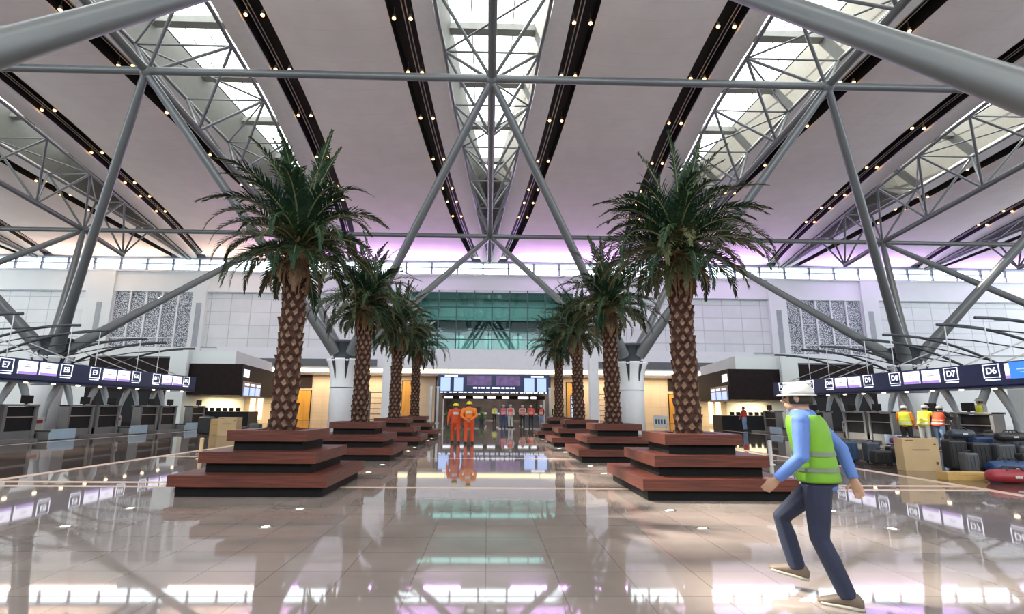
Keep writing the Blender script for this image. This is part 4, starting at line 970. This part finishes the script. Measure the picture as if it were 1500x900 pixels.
def bollard(label, x, y, h, m_):
    t = thing('bollard', label, 'bollard', (x,y,0), 0, 'slim floor posts beside the planters')
    mb = MB(); mb.lathe([(.11,0),(.11,.015),(.03,.03)], 16); mb.build('foot', m_, t)
    mb = MB(); mb.tube([(0,0,.02),(0,0,h)], .055, 12); mb.build('post', m_, t)
    mb = MB(); mb.lathe([(.06,0),(.06,.03),(.03,.05),(.0,.052)], 12, (0,0,h)); mb.build('cap', m_, t)
bollard('tan plastic post standing left of the nearest left planter', -8.3,15.6,.55,M['tan'])
bollard('white slim post standing right of the nearest right planter', 8.1,15.0,.62,M['pale_cloth'])
t = thing('information_stand', 'small pale blue printed stand behind the nearest right planter', 'sign stand', (12.6,38,0))
mb = MB(); mb.bevbox(-.5,.5,-.04,.04,.25,1.1,.02); mb.build('board', M['pale_cloth'], t)
mb = MB(); 
for i in range(4): mb.box(-.38+i*.2,-.25+i*.2,-.05,-.04,.5,.85)
mb.build('print', M['case_blue'], t)
for s in (-1,1):
    mb = MB(); mb.box(s*.42-.03,s*.42+.03,-.25,.25,0,.05); mb.box(s*.42-.02,s*.42+.02,-.02,.02,.05,.3); mb.build('foot', M['chrome'], t)
t = thing('poster_panel', 'tall blue and white gridded panel between the last right-hand palms', 'panel', (9.3,55,0))
mb = MB(); mb.box(-.55,.55,0,.08,.1,3.0); mb.build('board', M['navy'], t)
mb = MB()
for i in range(2):
    for j in range(6): mb.box(-.45+i*.5,-.05+i*.5,-.01,0,.25+j*.46,.6+j*.46)
mb.build('white_tile', M['screen_pale'], t)
mb = MB(); mb.box(-.6,.6,-.2,.25,0,.1); mb.build('foot', M['chrome'], t)

# ------------------------------------------------------------------ lights
def area(name, loc, rot, sx, sy, col, power, spread=PI):
    l = bpy.data.lights.new(name, 'AREA'); l.shape = 'RECTANGLE'; l.size = sx; l.size_y = sy; l.color = col; l.energy = power; l.spread = spread
    o = bpy.data.objects.new(name, l); COL.objects.link(o); o.location = loc; o.rotation_euler = rot; return o
for k in range(-4, 4):           # coloured uplights on the ledge of the back wall
    x = (k+.5)*A
    col, pw = {-4:((1,.75,.55),120), -3:((1,.66,.48),260), -2:((1,.64,.52),240), -1:((.72,.36,1),400), 0:((.72,.36,1),400), 1:((.70,.36,1),400), 2:((.6,.34,1),350), 3:((.6,.3,1),240)}[k]
    area('ledge_uplight', (x, YW-1.1, 16.3), (PI+math.radians(48),0,0), 12, .3, col, pw, math.radians(150))
area('ledge_uplight', (-A*.95-4.5, YW-1.1, 16.3), (PI+math.radians(48),0,0), 4, .3, (.62,.2,1), 260, math.radians(130))
area('gallery_light', (.3, YW+2.6, 14.7), (0,0,0), 16, 2, (1,1,1), 400)
area('gallery_light', (.3, YW+3, 10.2), (0,0,0), 16, 2.5, (1,1,1), 330)
area('hall_light', (.6, 68, 5.1), (0,0,0), 8, 10, (1,.9,.78), 1100)
for x in (-18,18): area('soffit_light', (x, YW+1.8, 5.1), (0,0,0), 18, 1.2, (1,.8,.5), 650)
for s in (-1,1): area('kiosk_light', (s*21.2, 45.5, 2.3), (0,0,0), 2, 5, (1,.8,.45), 260)
su = bpy.data.lights.new('sun', 'SUN'); su.energy = 8; su.angle = math.radians(1.5); su.color = (1,.91,.78)
so_ = bpy.data.objects.new('sun', su); COL.objects.link(so_); d = V((19.9, -10.7, -22.3)); so_.rotation_euler = d.to_track_quat('-Z','Y').to_euler(); so_.location = (-40,10,60)
w = bpy.data.worlds.new('sky'); sc.world = w; w.use_nodes = True; nt = w.node_tree; bg = nt.nodes['Background']
tc = nt.nodes.new('ShaderNodeTexCoord'); sp = nt.nodes.new('ShaderNodeSeparateXYZ'); nt.links.new(tc.outputs['Generated'], sp.inputs[0])
rp = nt.nodes.new('ShaderNodeValToRGB'); nt.links.new(sp.outputs['Z'], rp.inputs['Fac'])
rp.color_ramp.elements[0].position = 0; rp.color_ramp.elements[0].color = (.80,.9,1,1); rp.color_ramp.elements[1].position = .6; rp.color_ramp.elements[1].color = (1,1,.97,1)
nt.links.new(rp.outputs['Color'], bg.inputs['Color']); bg.inputs['Strength'].default_value = 3.0

# ------------------------------------------------------------------ camera
f, pitch, yaw, roll, cx = 750.8, .196, .0228, .0083, 733.1
cam = bpy.data.cameras.new('camera'); cam.sensor_width = 36; cam.lens = f/1500*36; cam.shift_x = (750-cx)/1500; cam.clip_end = 500; cam.clip_start = .05
co = bpy.data.objects.new('camera', cam); COL.objects.link(co); sc.camera = co
fw = V((math.sin(yaw)*math.cos(pitch), math.cos(yaw)*math.cos(pitch), math.sin(pitch))); r = V((math.cos(yaw), -math.sin(yaw), 0)); u = r.cross(fw)
r2 = r*math.cos(roll)+u*math.sin(roll); u2 = -r*math.sin(roll)+u*math.cos(roll)
co.matrix_world = Matrix.Translation((0,0,1.5)) @ Matrix((r2, u2, -fw)).transposed().to_4x4()

vs_ = sc.view_settings; sc.display_settings.display_device = 'sRGB'; vs_.view_transform = 'Standard'; vs_.look = 'None'; vs_.gamma = 1; vs_.use_curve_mapping = False; vs_.exposure = 0.8
sc.cycles.use_denoising = True; sc.cycles.max_bounces = 10; sc.cycles.diffuse_bounces = 5; sc.cycles.glossy_bounces = 4; sc.cycles.transparent_max_bounces = 12; sc.cycles.sample_clamp_indirect = 8
